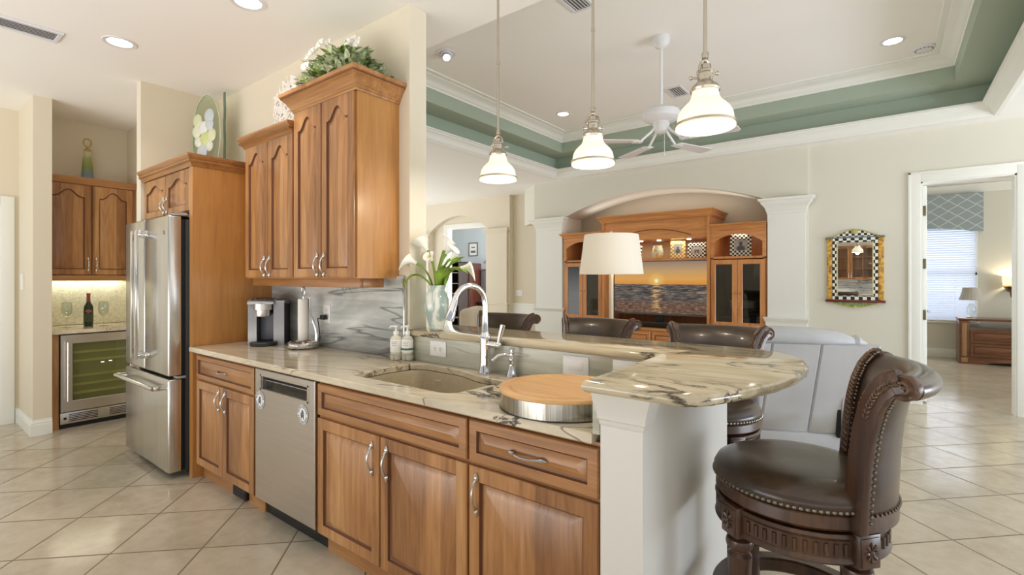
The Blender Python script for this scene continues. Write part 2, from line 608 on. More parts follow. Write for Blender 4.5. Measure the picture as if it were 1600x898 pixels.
# ================================================================== the setting
# floor: large tiles laid diagonally
def floor_material():
    m = NT('floor_tile')
    x, y, z = m.sep(m.coord())
    P = 0.434
    u = m.math('DIVIDE', m.math('SUBTRACT', m.math('MULTIPLY', m.math('ADD', x, y), 0.70711), -1.25), P)
    w = m.math('DIVIDE', m.math('SUBTRACT', m.math('MULTIPLY', m.math('SUBTRACT', y, x), 0.70711), 2.28), P)
    def edge(q):
        f = m.math('FRACT', q)
        return m.math('MINIMUM', f, m.math('SUBTRACT', 1.0, f))
    d = m.math('MINIMUM', edge(u), edge(w))
    grout = m.ramp(d, [(0.008, 1.0), (0.012, 0.0)])
    wn = m.n('ShaderNodeTexWhiteNoise', noise_dimensions='2D')
    cb = m.n('ShaderNodeCombineXYZ')
    m.l(m.math('FLOOR', u), cb.inputs[0]); m.l(m.math('FLOOR', w), cb.inputs[1])
    m.l(cb.outputs[0], wn.inputs['Vector'])
    n1 = m.noise(m.coord(), 2.2, 5, 0.6, 0.6)
    n2 = m.noise(m.coord(), 11, 6, 0.65)
    f = m.math('ADD', m.math('MULTIPLY', n1, 0.6), m.math('MULTIPLY', n2, 0.4))
    f = m.math('ADD', f, m.math('MULTIPLY', m.math('SUBTRACT', wn.outputs[0], 0.5), 0.10))
    c = m.ramp(f, [(0.3, (176, 164, 143)), (0.5, (196, 185, 165)), (0.7, (211, 201, 182))])
    c = m.mix(grout, c, (124, 110, 90))
    m.l(c, m.b.inputs['Base Color'])
    m.l(m.mix(grout, (110, 110, 110), (215, 215, 215)), m.b.inputs['Roughness'])
    m.b.inputs['Roughness'].default_value = 0.3
    m.bump(m.math('SUBTRACT', 1.0, grout), 0.25, 0.003)
    return m.m
floor_tile = floor_material()
struct(MB().box(-12.2, 5.2, -1.9, 12.6, -0.12, 0.0), 'floor', floor_tile)

ZS, ZT = 3.0, 3.56
# kitchen ceiling and the living-room soffit round the tray
X0, X1, Y0, Y1 = -4.257, 0.807, 2.37, 6.70
mb = MB()
mb.box(-9.0, 5.0, -1.6, Y0, ZS, ZS + 0.1)
mb.box(-9.0, X0, Y0, 7.9, ZS, ZS + 0.1)
mb.box(X1, 5.0, Y0, 7.9, ZS, ZS + 0.1)
mb.box(X0, X1, Y1, 7.9, ZS, ZS + 0.1)
struct(mb, 'ceiling', ceil_paint)
mb = MB()
mb.box(-12.2, -5.0, 7.62, 11.0, ZS + 0.005, ZS + 0.1)
mb.box(-0.9, 5.0, 7.14, 12.0, ZS + 0.005, ZS + 0.1)
# stepped green tray
R0, R1, R2, R3 = -3.953, 0.509, 2.67, 6.387
struct(mb, 'ceiling_far_rooms', ceil_paint)
mb = MB()
rect_ring(mb, X0, X1, Y0, Y1, [(0.0, ZS + 0.02), (0.0, 3.297), (R0 - X0, 3.297), (R0 - X0, ZT + 0.02), (R0 - X0 - 0.05, ZT + 0.02), (R0 - X0 - 0.05, 3.35), (-0.05, 3.35), (-0.05, ZS + 0.02)])
struct(mb, 'wall_tray', green_paint)
mb = MB().box(R0 - 0.02, R1 + 0.02, R2 - 0.02, R3 + 0.02, ZT, ZT + 0.1)
struct(mb, 'ceiling_tray', ceil_paint)
mb = MB()
P_ = ([(-0.05, 2.999), (-0.045, 2.985), (-0.01, 2.985), (0.0, 3.0), (0.012, 3.008), (0.02, 3.02), (0.024, 3.04), (0.034, 3.06), (0.055, 3.08), (0.07, 3.088), (0.075, 3.1), (0.088, 3.104), (0.088, 3.122), (0.0, 3.122), (-0.05, 3.10)])
mb.rings([[(X0 + o, Y0, z), (X0 + o, Y1 - o, z), (X1 - o, Y1 - o, z), (X1 - o, Y0, z)] for o, z in P_ + P_[:1]], False, False, closed=False)
struct(mb, 'trim_1', trim_paint)
mb = MB()
rect_ring(mb, R0, R1, R2, R3, [(-0.01, 3.445), (0.012, 3.445), (0.018, 3.46), (0.03, 3.466), (0.045, 3.49), (0.08, 3.52), (0.115, 3.532), (0.125, 3.545), (0.17, 3.548), (0.175, 3.562), (-0.01, 3.565)])
struct(mb, 'trim_2', trim_paint)

# kitchen back wall (carries the upper cabinets) and the half wall of the bar
XE = -2.238
struct(MB().box(-4.845, XE, 1.925, 2.055, 0, ZS), 'wall_kitchen', wall_paint)
struct(MB().box(XE, -0.69, 1.925, 2.055, 0, 1.055), 'wall_bar', wall_cool)
# wall beside the refrigerator
struct(MB().box(-4.945, -4.845, 1.335, 2.055, 0, ZS), 'wall_fridge', wall_paint)
# wall end next to the wine nook, nook walls
struct(MB().box(-6.66, -5.97, 0.86, 0.985, 0, ZS), 'wall_nook_left', wall_paint)
struct(MB().box(-6.78, -6.66, -1.9, 1.85, 0, ZS), 'wall_left', wall_paint)
struct(MB().box(-6.66, -4.945, 1.71, 1.84, 0, ZS), 'wall_nook_right', wall_paint)
def base_prof(h=0.14, t=0.018):
    return [(0, 0), (t, 0), (t, h * 0.68), (t * 0.72, h * 0.72), (t * 0.8, h * 0.8), (t * 0.35, h * 0.88), (t * 0.25, h), (0, h)]
mb = MB()
for o, z in ():
    pass
loops = []
for o, z in base_prof():
    loops.append([(-6.66, 0.86 - o, z), (-5.97 + o, 0.86 - o, z), (-5.97 + o, 0.985 + 0.0, z)])
mb.rings(loops, False, False, closed=False)
struct(mb, 'baseboard_left', trim_paint)
mb = MB()
loops = [[(-6.66 + o, 0.835, z), (-6.66 + o, 0.859, z)] for o, z in base_prof()]
mb.rings(loops, False, False, closed=False)
struct(mb, 'baseboard_side', trim_paint)
# door at the far left: casing and slab
mb = MB()
mb.box(-6.66, -6.635, 0.735, 0.83, 0, 2.165, 0.004)
mb.box(-6.66, -6.635, -0.35, 0.735, 2.075, 2.165, 0.004)
mb.box(-6.66, -6.635, -0.35, -0.255, 0, 2.075, 0.004)
struct(mb, 'trim_3', trim_paint)
mb = MB().box(-6.662, -6.645, -0.255, 0.735, 0.01, 2.075)
raised_front(mb, FX(-6.645), -0.15, 0.65, 1.05, 1.95, 0.012, 0.02)
raised_front(mb, FX(-6.645), -0.15, 0.65, 0.15, 0.90, 0.012, 0.02)
struct(mb, 'door_1', [trim_paint, trim_paint])

# end post of the bar: boxed column with a flared cap
mb = MB()
mb.box(-0.690, -0.557, 1.335, 2.25, 0, 1.055)
loops = []
for o, z in ((0.0, 0.945), (0.004, 0.95), (0.006, 0.962), (0.012, 0.968), (0.014, 0.985), (0.022, 1.01), (0.034, 1.04), (0.036, 1.0545), (0.0, 1.0545)):
    loops.append([(-0.690 - o * .4, 1.40, z), (-0.690 - o * .4, 1.335 - o, z), (-0.557 + o, 1.335 - o, z), (-0.557 + o, 1.40, z)])
mb.rings(loops, False, False, closed=False)
struct(mb, 'wall_bar_end', post_paint)
mb = MB().box(-0.556, -0.545, 1.345, 2.24, 0, 0.09, 0.003)
struct(mb, 'baseboard_bar', trim_paint)

# back wall of the living room: plain part with the bedroom doorway
YB = 7.0
DX0, DX1, DZ = 0.272, 1.012, 2.44
mb = MB()
mb.box(-0.80, DX0, YB, YB + 0.14, 0, ZS)
mb.box(DX1, 5.0, YB, YB + 0.14, 0, ZS)
mb.box(DX0, DX1, YB, YB + 0.14, DZ, ZS)
struct(mb, 'wall_back', wall_cool)
mb = MB()
for (a, b, c, d) in ((DX0 - 0.10, DX0, 0, DZ + 0.10), (DX1, DX1 + 0.10, 0, DZ + 0.10), (DX0, DX1, DZ, DZ + 0.10)):
    mb.box(a, b, YB - 0.022, YB, c, d, 0.004)
mb.box(DX0 - 0.11, DX0 - 0.085, YB - 0.03, YB, 0, DZ + 0.11, 0.004)
mb.box(DX1 + 0.085, DX1 + 0.11, YB - 0.03, YB, 0, DZ + 0.11, 0.004)
mb.box(DX0 - 0.11, DX1 + 0.11, YB - 0.03, YB, DZ + 0.085, DZ + 0.11, 0.004)
mb.box(DX0 - 0.001, DX0 + 0.015, YB - 0.01, YB + 0.15, 0, DZ)
mb.box(DX1 - 0.015, DX1 + 0.001, YB - 0.01, YB + 0.15, 0, DZ)
mb.box(DX0, DX1, YB - 0.01, YB + 0.15, DZ - 0.015, DZ + 0.001)
struct(mb, 'trim_4', trim_paint)
mb = MB()
mb.box(-0.79, DX0 - 0.11, YB - 0.016, YB, 0, 0.13, 0.004)
mb.box(DX1 + 0.11, 5.0, YB - 0.016, YB, 0, 0.13, 0.004)
struct(mb, 'baseboard_back', trim_paint)

# arched wall over the media alcove
YA = 6.95
xl, xr, zs, zt = -4.24, -1.235, 2.39, 2.69
pts = [(-4.85, 0), (xl, 0), (xl, zs)]
half = (xr - xl) / 2; sag = zt - zs; Rr = (half * half + sag * sag) / (2 * sag); cx = (xl + xr) / 2; cz = zt - Rr
a0 = math.atan2(zs - cz, xl - cx); a1 = math.atan2(zs - cz, xr - cx)
pts += arc(cx, cz, Rr, a0, a1, 36)[1:-1]
pts += [(xr, zs), (xr, 0), (-0.79, 0), (-0.79, ZS), (-4.85, ZS)]
mb = MB()
L0 = [mb.v((u, YA, v)) for u, v in pts]
L1 = [mb.v((u, YA + 0.55, v)) for u, v in pts]
n = len(pts)
for i in range(n):
    mb.face([L0[i], L0[(i + 1) % n], L1[(i + 1) % n], L1[i]])
for L in (L0, L1):
    es = [mb.bm.edges.get((L[i], L[(i + 1) % n])) for i in range(n)]
    bmesh.ops.triangle_fill(mb.bm, edges=es, use_beauty=True)
struct(mb, 'wall_arch', wall_cool, angle=25)
struct(MB().box(-4.85, -0.79, 7.66, 7.78, 0, ZS), 'wall_alcove', wall_paint)
# slanted header at the left of the arch
mb = MB()
mb.prism([(-4.85, 6.95), (-4.85, 7.25), (-5.26, 7.50), (-5.36, 7.36)], XY, 2.36, ZS)
struct(mb, 'wall_header', wall_cool)
# pilasters either side of the arch
def pilaster(name, x0, x1, yf, cap_side=0.045):
    mb = MB()
    mb.box(x0, x1, yf, YA + 0.002, 0.88, 2.25)
    mb.box(x0 - 0.02, x1 + 0.02, yf - 0.02, YA + 0.002, 0.0, 0.87)
    def ring(o, z): return [(x0 - o, YA + 0.002, z), (x0 - o, yf - o, z), (x1 + o, yf - o, z), (x1 + o, YA + 0.002, z)]
    prof = [(0.0, 2.19), (0.008, 2.20), (0.008, 2.225), (0.018, 2.235), (0.024, 2.265), (0.045, 2.30), (0.066, 2.32), (0.072, 2.345), (0.095, 2.36), (0.10, 2.385), (0.0, 2.39)]
    mb.rings([ring(o, z) for o, z in prof], False, False, closed=False)
    prof = [(0.02, 0.84), (0.03, 0.85), (0.034, 0.87), (0.045, 0.885), (0.045, 0.90), (0.0, 0.90)]
    mb.rings([ring(o, z) for o, z in prof], False, False, closed=False)
    struct(mb, name, trim_paint)
pilaster('wall_pilaster_left', -4.78, -4.27, 6.90)
pilaster('wall_pilaster_right', -1.225, -0.81, 6.90)

# far left wall with an arched door niche to the office
YL = 7.5
mb = MB()
nx0, nx1, nzs, nzt = -8.05, -6.38, 2.38, 2.70
pts = [(-9.0, 0), (nx0, 0), (nx0, nzs)]
half = (nx1 - nx0) / 2; sag = nzt - nzs; Rr = (half * half + sag * sag) / (2 * sag); cx = (nx0 + nx1) / 2; cz = nzt - Rr
a0 = math.atan2(nzs - cz, nx0 - cx); a1 = math.atan2(nzs - cz, nx1 - cx)
pts += arc(cx, cz, Rr, a0, a1, 24)[1:-1]
pts += [(nx1, nzs), (nx1, 0), (-5.82, 0), (-5.82, ZS), (-9.0, ZS)]
L0 = [mb.v((u, YL, v)) for u, v in pts]
L1 = [mb.v((u, YL + 0.12, v)) for u, v in pts]
n = len(pts)
for i in range(n):
    mb.face([L0[i], L0[(i + 1) % n], L1[(i + 1) % n], L1[i]])
for L in (L0, L1):
    bmesh.ops.triangle_fill(mb.bm, edges=[mb.bm.edges.get((L[i], L[(i + 1) % n])) for i in range(n)], use_beauty=True)
struct(mb, 'wall_far_left', wall_paint, angle=25)
ox0, ox1, oz = -7.62, -6.50, 2.45
mb = MB()
mb.box(-9.0, ox0, YL + 0.12, YL + 0.24, 0, ZS)
mb.box(ox1, -4.6, YL + 0.12, YL + 0.24, 0, ZS)
mb.box(ox0, ox1, YL + 0.12, YL + 0.24, oz, ZS)
struct(mb, 'wall_far_left_inner', wall_paint)
mb = MB()
mb.box(ox0 - 0.10, ox0, YL + 0.095, YL + 0.12, 0, oz + 0.10, 0.004)
mb.box(ox1, ox1 + 0.10, YL + 0.095, YL + 0.12, 0, oz + 0.10, 0.004)
mb.box(ox0, ox1, YL + 0.095, YL + 0.12, oz, oz + 0.10, 0.004)
mb.box(ox0, ox0 + 0.015, YL + 0.11, YL + 0.24, 0, oz)
mb.box(ox1 - 0.015, ox1, YL + 0.11, YL + 0.24, 0, oz)
struct(mb, 'trim_5', trim_paint)
# pilasters of the door niche
for nm, a, b in (('wall_niche_pilaster_right', -6.38, -5.86), ('wall_niche_pilaster_left', -8.6, -8.05)):
    mb = MB()
    mb.box(a, b, YL - 0.045, YL + 0.001, 0.9, 2.30)
    mb.box(a - 0.015, b + 0.015, YL - 0.06, YL + 0.001, 0, 0.9)
    prof = [(0.0, 2.27), (0.01, 2.28), (0.02, 2.31), (0.045, 2.335), (0.05, 2.365), (0.0, 2.37)]
    mb.rings([[(a - o, YL + .001, z), (a - o, YL - 0.045 - o, z), (b + o, YL - 0.045 - o, z), (b + o, YL + .001, z)] for o, z in prof], False, False, closed=False)
    prof = [(0.01, 0.87), (0.03, 0.88), (0.03, 0.905), (0.0, 0.91)]
    mb.rings([[(a - o, YL + .001, z), (a - o, YL - 0.045 - o, z), (b + o, YL - 0.045 - o, z), (b + o, YL + .001, z)] for o, z in prof], False, False, closed=False)
    struct(mb, nm, wall_paint)
mb = MB()
mb.box(-5.82, -5.0, YL + 0.085, YL + 0.12, 0.0, 0.9)
mb.box(-5.82, -5.0, YL + 0.07, YL + 0.12, 0.88, 0.91, 0.006)
struct(mb, 'trim_6', trim_paint)
# office behind the niche door
mb = MB()
mb.box(-12.2, -5.0, 10.6, 10.72, 0, ZS)
mb.box(-12.2, -12.08, 7.74, 10.6, 0, ZS)
struct(mb, 'wall_office', wall_office)

# bedroom beyond the right doorway
YW = 11.5
wx0, wx1, wz0, wz1 = -0.25, 1.19, 0.64, 2.30
mb = MB()
mb.box(-0.90, wx0, YW, YW + 0.14, 0, ZS)
mb.box(wx1, 5.0, YW, YW + 0.14, 0, ZS)
mb.box(wx0, wx1, YW, YW + 0.14, 0, wz0)
mb.box(wx0, wx1, YW, YW + 0.14, wz1, ZS)
mb.box(-0.90, -0.78, 7.14, YW, 0, ZS)
struct(mb, 'wall_bedroom', wall_cool)
mb = MB()
mb.box(-0.78, 5.0, YW - 0.016, YW, 0, 0.15, 0.004)
struct(mb, 'baseboard_bedroom', trim_paint)
mb = MB()
loops = [[(-0.78, YW - o, z), (5.0, YW - o, z)] for o, z in ((0, 2.86), (0.012, 2.86), (0.02, 2.88), (0.05, 2.92), (0.09, 2.96), (0.10, 3.0))]
mb.rings(loops, False, False, closed=False)
struct(mb, 'trim_7', trim_paint)
mb = MB()
for a, b, c, d in ((wx0, wx0 + 0.05, wz0, wz1), (wx1 - 0.05, wx1, wz0, wz1), (wx0, wx1, wz1 - 0.05, wz1), (wx0, wx1, wz0, wz0 + 0.05), (wx0, wx1, 1.45, 1.49)):
    mb.box(a, b, YW + 0.05, YW + 0.09, c, d)
mb.box(wx0 - 0.02, wx1 + 0.03, YW - 0.05, YW + 0.10, wz0 - 0.035, wz0, 0.006)
win = struct(mb, 'window_1', trim_paint)
g = MB().box(wx0, wx1, YW + 0.066, YW + 0.072, wz0, wz1).build('pane', pane, win, local=True)

# stone slabs behind the counters
SPL = 1.905
struct(MB().box(-3.83, XE - 0.035, SPL, 1.925, 0.914, 1.40), 'trim_8', splash_stone)
struct(MB().box(XE - 0.035, XE - 0.022, SPL - 0.003, 1.925, 0.914, 1.385, 0.002), 'trim_9', steel_trim)
struct(MB().box(XE - 0.02, -0.70, SPL, 1.925, 0.914, 1.055), 'trim_10', sage_stone)
struct(MB().box(-0.716, -0.692, 1.332, SPL, 0.914, 1.055, 0.002), 'trim_11', sage_stone)
struct(MB().box(-6.66, -6.64, 0.985, 1.71, 0.914, 1.40), 'trim_12', nook_stone)

# ================================================================== kitchen run
YFACE = 1.375          # face frames; doors stand 20 mm proud
TOE = 0.105

def base_cabinet(label, x0, x1, open_top=False):
    t = thing('base_cabinet', label, 'cabinet', ((x0 + x1) / 2, 1.64, 0))
    mb = MB()
    if open_top:
        mb.box(x0, x1, YFACE, YFACE + 0.02, TOE, 0.876)
        mb.box(x0, x0 + 0.02, YFACE + 0.02, 1.90, TOE, 0.876)
        mb.box(x1 - 0.02, x1, YFACE + 0.02, 1.90, TOE, 0.876)
        mb.box(x0 + 0.02, x1 - 0.02, 1.88, 1.90, TOE, 0.876)
        mb.box(x0 + 0.02, x1 - 0.02, YFACE + 0.02, 1.88, TOE, TOE + 0.02)
    else:
        mb.box(x0, x1, YFACE, 1.90, TOE, 0.876)
    mb.box(x0 + 0.0, x1 - 0.0, YFACE + 0.045, 1.90, 0.0, TOE)
    mb.build('body', cherry_h, t)
    return t

def add_door(t, mp, u0, u1, v0, v1, hu, hv, arch=0.0, vert=True, name='door', fr=0.052, mat=None, L=0.10):
    mb = raised_front(MB(), mp, u0, u1, v0, v1, 0.02, fr, arch)
    d = mb.build(name, [mat or (cherry if vert else cherry_h), glaze], t)
    if hu is not None:
        top = mp
        pull(lambda u, v, n: mp(u, v, n + 0.019), hu, hv, L, vert).build('handle', silver, d)
    return d

F = FY(YFACE)
t = base_cabinet('cherry two-door base cabinet beside the refrigerator, left of the dishwasher', -3.825, -2.935)
add_door(t, F, -3.775, -2.945, 0.705, 0.862, -3.36, 0.785, vert=False, name='drawer', fr=0.03)
add_door(t, F, -3.775, -3.364, 0.115, 0.690, -3.405, 0.60)
add_door(t, F, -3.356, -2.945, 0.115, 0.690, -3.315, 0.60)
k = thing('toe_kick_vent', 'small black heater vent in the toe kick under the left base cabinet', 'vent', (-3.23, 1.415, 0.01))
MB().box(-3.32, -3.14, 1.400, 1.4195, 0.012, 0.095, 0.004).build('frame', black_plastic, k)
mb = MB()
for i in range(5):
    mb.box(-3.31, -3.15, 1.397, 1.401, 0.022 + i * 0.014, 0.030 + i * 0.014)
mb.build('grille', charcoal, k)

t = base_cabinet('wide cherry sink base cabinet with false drawer front, right of the dishwasher', -2.275, -1.252, True)
add_door(t, F, -2.268, -1.257, 0.705, 0.862, None, None, vert=False, name='drawer_front', fr=0.038)
add_door(t, F, -2.268, -1.778, 0.115, 0.690, -1.825, 0.585, L=0.11)
add_door(t, F, -1.770, -1.257, 0.115, 0.690, -1.722, 0.585, L=0.11)
t = base_cabinet('cherry base cabinet with one drawer and one door beside the white bar post', -1.250, -0.695)
add_door(t, F, -1.245, -0.708, 0.705, 0.862, -0.975, 0.782, vert=False, name='drawer', fr=0.038, L=0.115)
add_door(t, F, -1.245, -0.708, 0.115, 0.690, -1.205, 0.590, L=0.115)

# dishwasher
t = thing('dishwasher', 'stainless steel dishwasher with dark pocket handle and two round magnets', 'dishwasher', (-2.605, 1.62, 0))
mb = MB()
mb.box(-2.93, -2.28, 1.40, 1.90, 0.10, 0.873)
mb.box(-2.93, -2.28, 1.43, 1.90, 0.0, 0.10)
mb.build('body', black_plastic, t)
DX, DXR, DT = -2.920, -2.292, 0.868
px0, px1, pz0, pz1 = -2.845, -2.357, 0.758, 0.830
mb = MB()
mb.slab([(DX, 0.118), (DXR, 0.118), (DXR, DT), (DX, DT)], [[(px0, pz0), (px1, pz0), (px1, pz1), (px0, pz1)]], 0, 0.045, 0.004)
mb.xform(Matrix(((1, 0, 0, 0), (0, 0, -1, 1.399), (0, 1, 0, 0), (0, 0, 0, 1))))
mb.build('door', steel_h, t)
mb = MB()
mb.box(px0 - 0.012, px1 + 0.012, 1.351, 1.356, pz1, pz1 + 0.008)
mb.box(px0 - 0.012, px1 + 0.012, 1.351, 1.356, pz0 - 0.010, pz0)
mb.box(px0 - 0.018, px0, 1.351, 1.356, pz0 - 0.010, pz1 + 0.008)
mb.box(px1, px1 + 0.016, 1.351, 1.356, pz0 - 0.010, pz1 + 0.008)
mb.build('pocket_trim', silver, t)
mb = MB()
mb.box(px0, px1, 1.385, 1.40, pz0, pz1)
mb.build('handle_pocket', plain('pocket_black', (14, 13, 13), 0.15), t)
mb = MB().box(px0 + 0.005, px1 - 0.005, 1.372, 1.385, pz0 + 0.045, pz0 + 0.049)
mb.build('pocket_bar', silver_plastic, t)
def magnet(label, x, z):
    t = thing('round_magnet', label, 'magnet', (x, 1.352, z), group='round magnets on the dishwasher')
    def cyl(r0, r1, a, b, mat, nm):
        mb = MB()
        mb.lathe([(r0, a), (r1, a), (r1, b), (r0, b), (r0, a)] if r0 > 0 else [(0, a), (r1, a), (r1, b), (0, b)], n=40, caps=False)
        mb.xform(Matrix.Rotation(pi / 2, 4, 'X'))
        return mb.build(nm, mat, t, local=True)
    cyl(0, 0.050, -0.001, 0.0018, white_plastic, 'disc')
    mb = MB()
    for q0, q1, r0, r1 in ((0, 2 * pi, 0.0465, 0.048), (0, 2 * pi, 0.033, 0.0345)):
        mb.lathe([(r0, 0.0018), (r1, 0.0018), (r1, 0.0023), (r0, 0.0023), (r0, 0.0018)], n=40, caps=False)
    for i in range(22):        # worn lettering round the rim, too small to read in the photograph
        if i in (0, 11):
            continue
        a = 2 * pi * i / 22
        w = 0.0035 if i % 3 else 0.0024
        for (rr, aa) in ((0.0405, 0.0),):
            c_, s_ = cos(a), sin(a)
            P = [(-w, -0.0042), (w, -0.0042), (w, 0.0042), (-w, 0.0042)]
            mb.rings([[(rr * c_ + q[1] * c_ - q[0] * s_, rr * s_ + q[1] * s_ + q[0] * c_, h) for q in P] for h in (0.0018, 0.0023)])
    mb.xform(Matrix.Rotation(pi / 2, 4, 'X'))
    mb.build('rim_marks', grey_ink, t, local=True)
    mb = MB()
    mb.ball((0.0, 0.012, 0.002), 0.011, (1, 1, 0.05))
    mb.ball((-0.006, -0.008, 0.002), 0.011, (1.3, 0.9, 0.05))
    mb.ball((0.010, -0.002, 0.002), 0.008, (0.6, 1.6, 0.05))
    mb.ball((0.010, -0.018, 0.002), 0.007, (0.7, 1.2, 0.05))
    mb.ball((-0.013, -0.020, 0.002), 0.006, (0.7, 1.2, 0.05))
    mb.ball((-0.012, 0.004, 0.002), 0.006, (1.4, 0.6, 0.05))
    mb.xform(Matrix.Rotation(pi / 2, 4, 'X'))
    mb.build('emblem', grey_ink, t, local=True)
magnet('left round black and white magnet on the dishwasher, nearer the base cabinet', -2.855, 0.690)
magnet('right round black and white magnet on the dishwasher, nearer the sink cabinet', -2.398, 0.685)

# ------------------------------------------------------------------ counter with the sink cut-out
def smooth_poly(P, r, n=5):
    """round the corners of a closed outline"""
    out = []
    m = len(P)
    for i in range(m):
        a, b, c = Vector(P[i - 1]), Vector(P[i]), Vector(P[(i + 1) % m])
        rr = r[i] if isinstance(r, (list, tuple)) else r
        if rr <= 0:
            out.append(tuple(b)); continue
        d1 = (a - b); d2 = (c - b)
        k = min(rr, d1.length * 0.48, d2.length * 0.48)
        p1 = b + d1.normalized() * k; p2 = b + d2.normalized() * k
        for j in range(n + 1):
            s = j / n
            q = p1 * (1 - s) ** 2 + b * 2 * s * (1 - s) + p2 * s ** 2
            out.append((q.x, q.y))
    return out
SINK = smooth_poly([(-2.10, 1.435), (-1.435, 1.435), (-1.375, 1.60), (-1.385, 1.775), (-1.60, 1.785), (-1.74, 1.852), (-2.08, 1.858), (-2.115, 1.72)], [0.03, 0.05, 0.06, 0.05, 0.12, 0.10, 0.06, 0.06], 6)
t = thing('countertop', 'long cream quartzite kitchen countertop with a cut-out for the sink', 'countertop', (-2.26, 1.62, 0.88))
mb = MB().slab([(-3.829, 1.330), (-0.717, 1.330), (-0.717, 1.903), (-3.829, 1.903)], [SINK], 0.880, 0.914, 0.005)
mb.build('slab', counter_stone, t)
# small return of the slab in front of the post
# sink
t = thing('kitchen_sink', 'beige composite undermount sink set in the countertop below the faucet', 'sink', (-1.75, 1.62, 0.66))
mb = MB()
o0 = offset(SINK, -0.012)
loops = [[(x, y, z) for x, y in offset(SINK, d)] for d, z in ((-0.012, 0.879), (-0.002, 0.879), (0.002, 0.873), (0.012, 0.76), (0.022, 0.71), (0.05, 0.695))]
mb.rings(loops, False, True)
mb.build('basin', sink_beige, t, angle=50)
mb = MB()
P = [(-0.036, 0), (-0.028, 0.10), (-0.02, 0.183), (-0.008, 0.194), (0.008, 0.194), (0.02, 0.183), (0.028, 0.10), (0.036, 0)]
mb.rings([[(-1.47 + a + s * 0.02, 1.448 + s * 0.30, 0.70 + b) for a, b in P] for s in (0, 0.5, 1)])
mb.build('divider', plain('sink_divider', (198, 184, 156), 0.35), t)
MB().lathe([(0.0, 0.0), (0.045, 0.0), (0.045, 0.004), (0.03, 0.003), (0, 0.001)], (-1.82, 1.64, 0.696)).build('drain', chrome, t)
mb = MB()
mb.box(-1.935, -1.915, 1.8415, 1.843, 0.838, 0.842); mb.box(-1.91, -1.895, 1.8415, 1.843, 0.838, 0.842)
mb.build('maker_mark', white_plastic, t)

# faucet
fx, fy = -1.588, 1.849
t = thing('kitchen_faucet', 'tall chrome gooseneck kitchen faucet with side lever behind the sink', 'faucet', (fx, fy, 0.914))
mb = MB()
mb.lathe([(0, 0.914), (0.034, 0.914), (0.035, 0.922), (0.030, 0.935), (0.0265, 0.96), (0.0255, 1.00), (0.0255, 1.085), (0.028, 1.088), (0.028, 1.096), (0.0245, 1.104), (0.018, 1.116), (0.0158, 1.125), (0.0158, 1.20)], (fx, fy, 0), 32)
mb.build('body', chrome, t)
mb = MB()
dirv = Vector((-0.25, -0.97, 0)).normalized()
R_ = 0.088
path = [(fx, fy, 1.19), (fx, fy, 1.25)]
rad = [0.0135, 0.0135]
for k in range(1, 15):
    a = pi * 0.93 * k / 14
    q = R_ * (1 - cos(a))
    path.append((fx + dirv.x * q, fy + dirv.y * q, 1.263 + R_ * sin(a)))
    rad.append(0.0135)
mb.tube(path, rad, 14)
mb.build('spout', chrome, t)
e = Vector(path[-1]); e2 = Vector(path[-2]); dd = (e - e2).normalized()
mb = MB()
pp = [e - dd * 0.004, e + dd * 0.004, e + dd * 0.03, e + dd * 0.085, e + dd * 0.10]
mb.tube([tuple(p) for p in pp], [0.015, 0.016, 0.018, 0.0225, 0.0215], 16)
mb.build('spray_head', chrome, t)
mb = MB()
mb.tube([(fx + 0.015, fy, 1.062), (fx + 0.085, fy, 1.062)], 0.0155, 16)
mb.ball((fx + 0.085, fy, 1.062), 0.0165)
mb.tube([(fx + 0.083, fy, 1.060), (fx + 0.093, fy, 1.10), (fx + 0.110, fy + 0.003, 1.16)], [0.009, 0.0105, 0.0125], 12)
mb.build('lever', chrome, t)
# built-in soap dispenser beside the faucet
sx, sy = -1.435, 1.868
t = thing('soap_dispenser', 'small chrome deck-mounted soap dispenser right of the kitchen faucet', 'dispenser', (sx, sy, 0.914))
MB().lathe([(0, 0.914), (0.027, 0.914), (0.028, 0.92), (0.022, 0.935), (0.015, 0.965), (0.0125, 0.985), (0.016, 0.992), (0.0145, 1.004), (0.0105, 1.015), (0.012, 1.03), (0.009, 1.034), (0.009, 1.042), (0.0135, 1.046), (0.0125, 1.053), (0, 1.055)], (sx, sy, 0), 24).build('body', chrome, t)
mb = MB()
mb.tube([(sx, sy, 1.012), (sx - 0.02, sy - 0.03, 1.024), (sx - 0.04, sy - 0.06, 1.018), (sx - 0.055, sy - 0.083, 0.995)], [0.007, 0.0085, 0.0085, 0.0075], 12)
mb.build('nozzle', chrome, t)

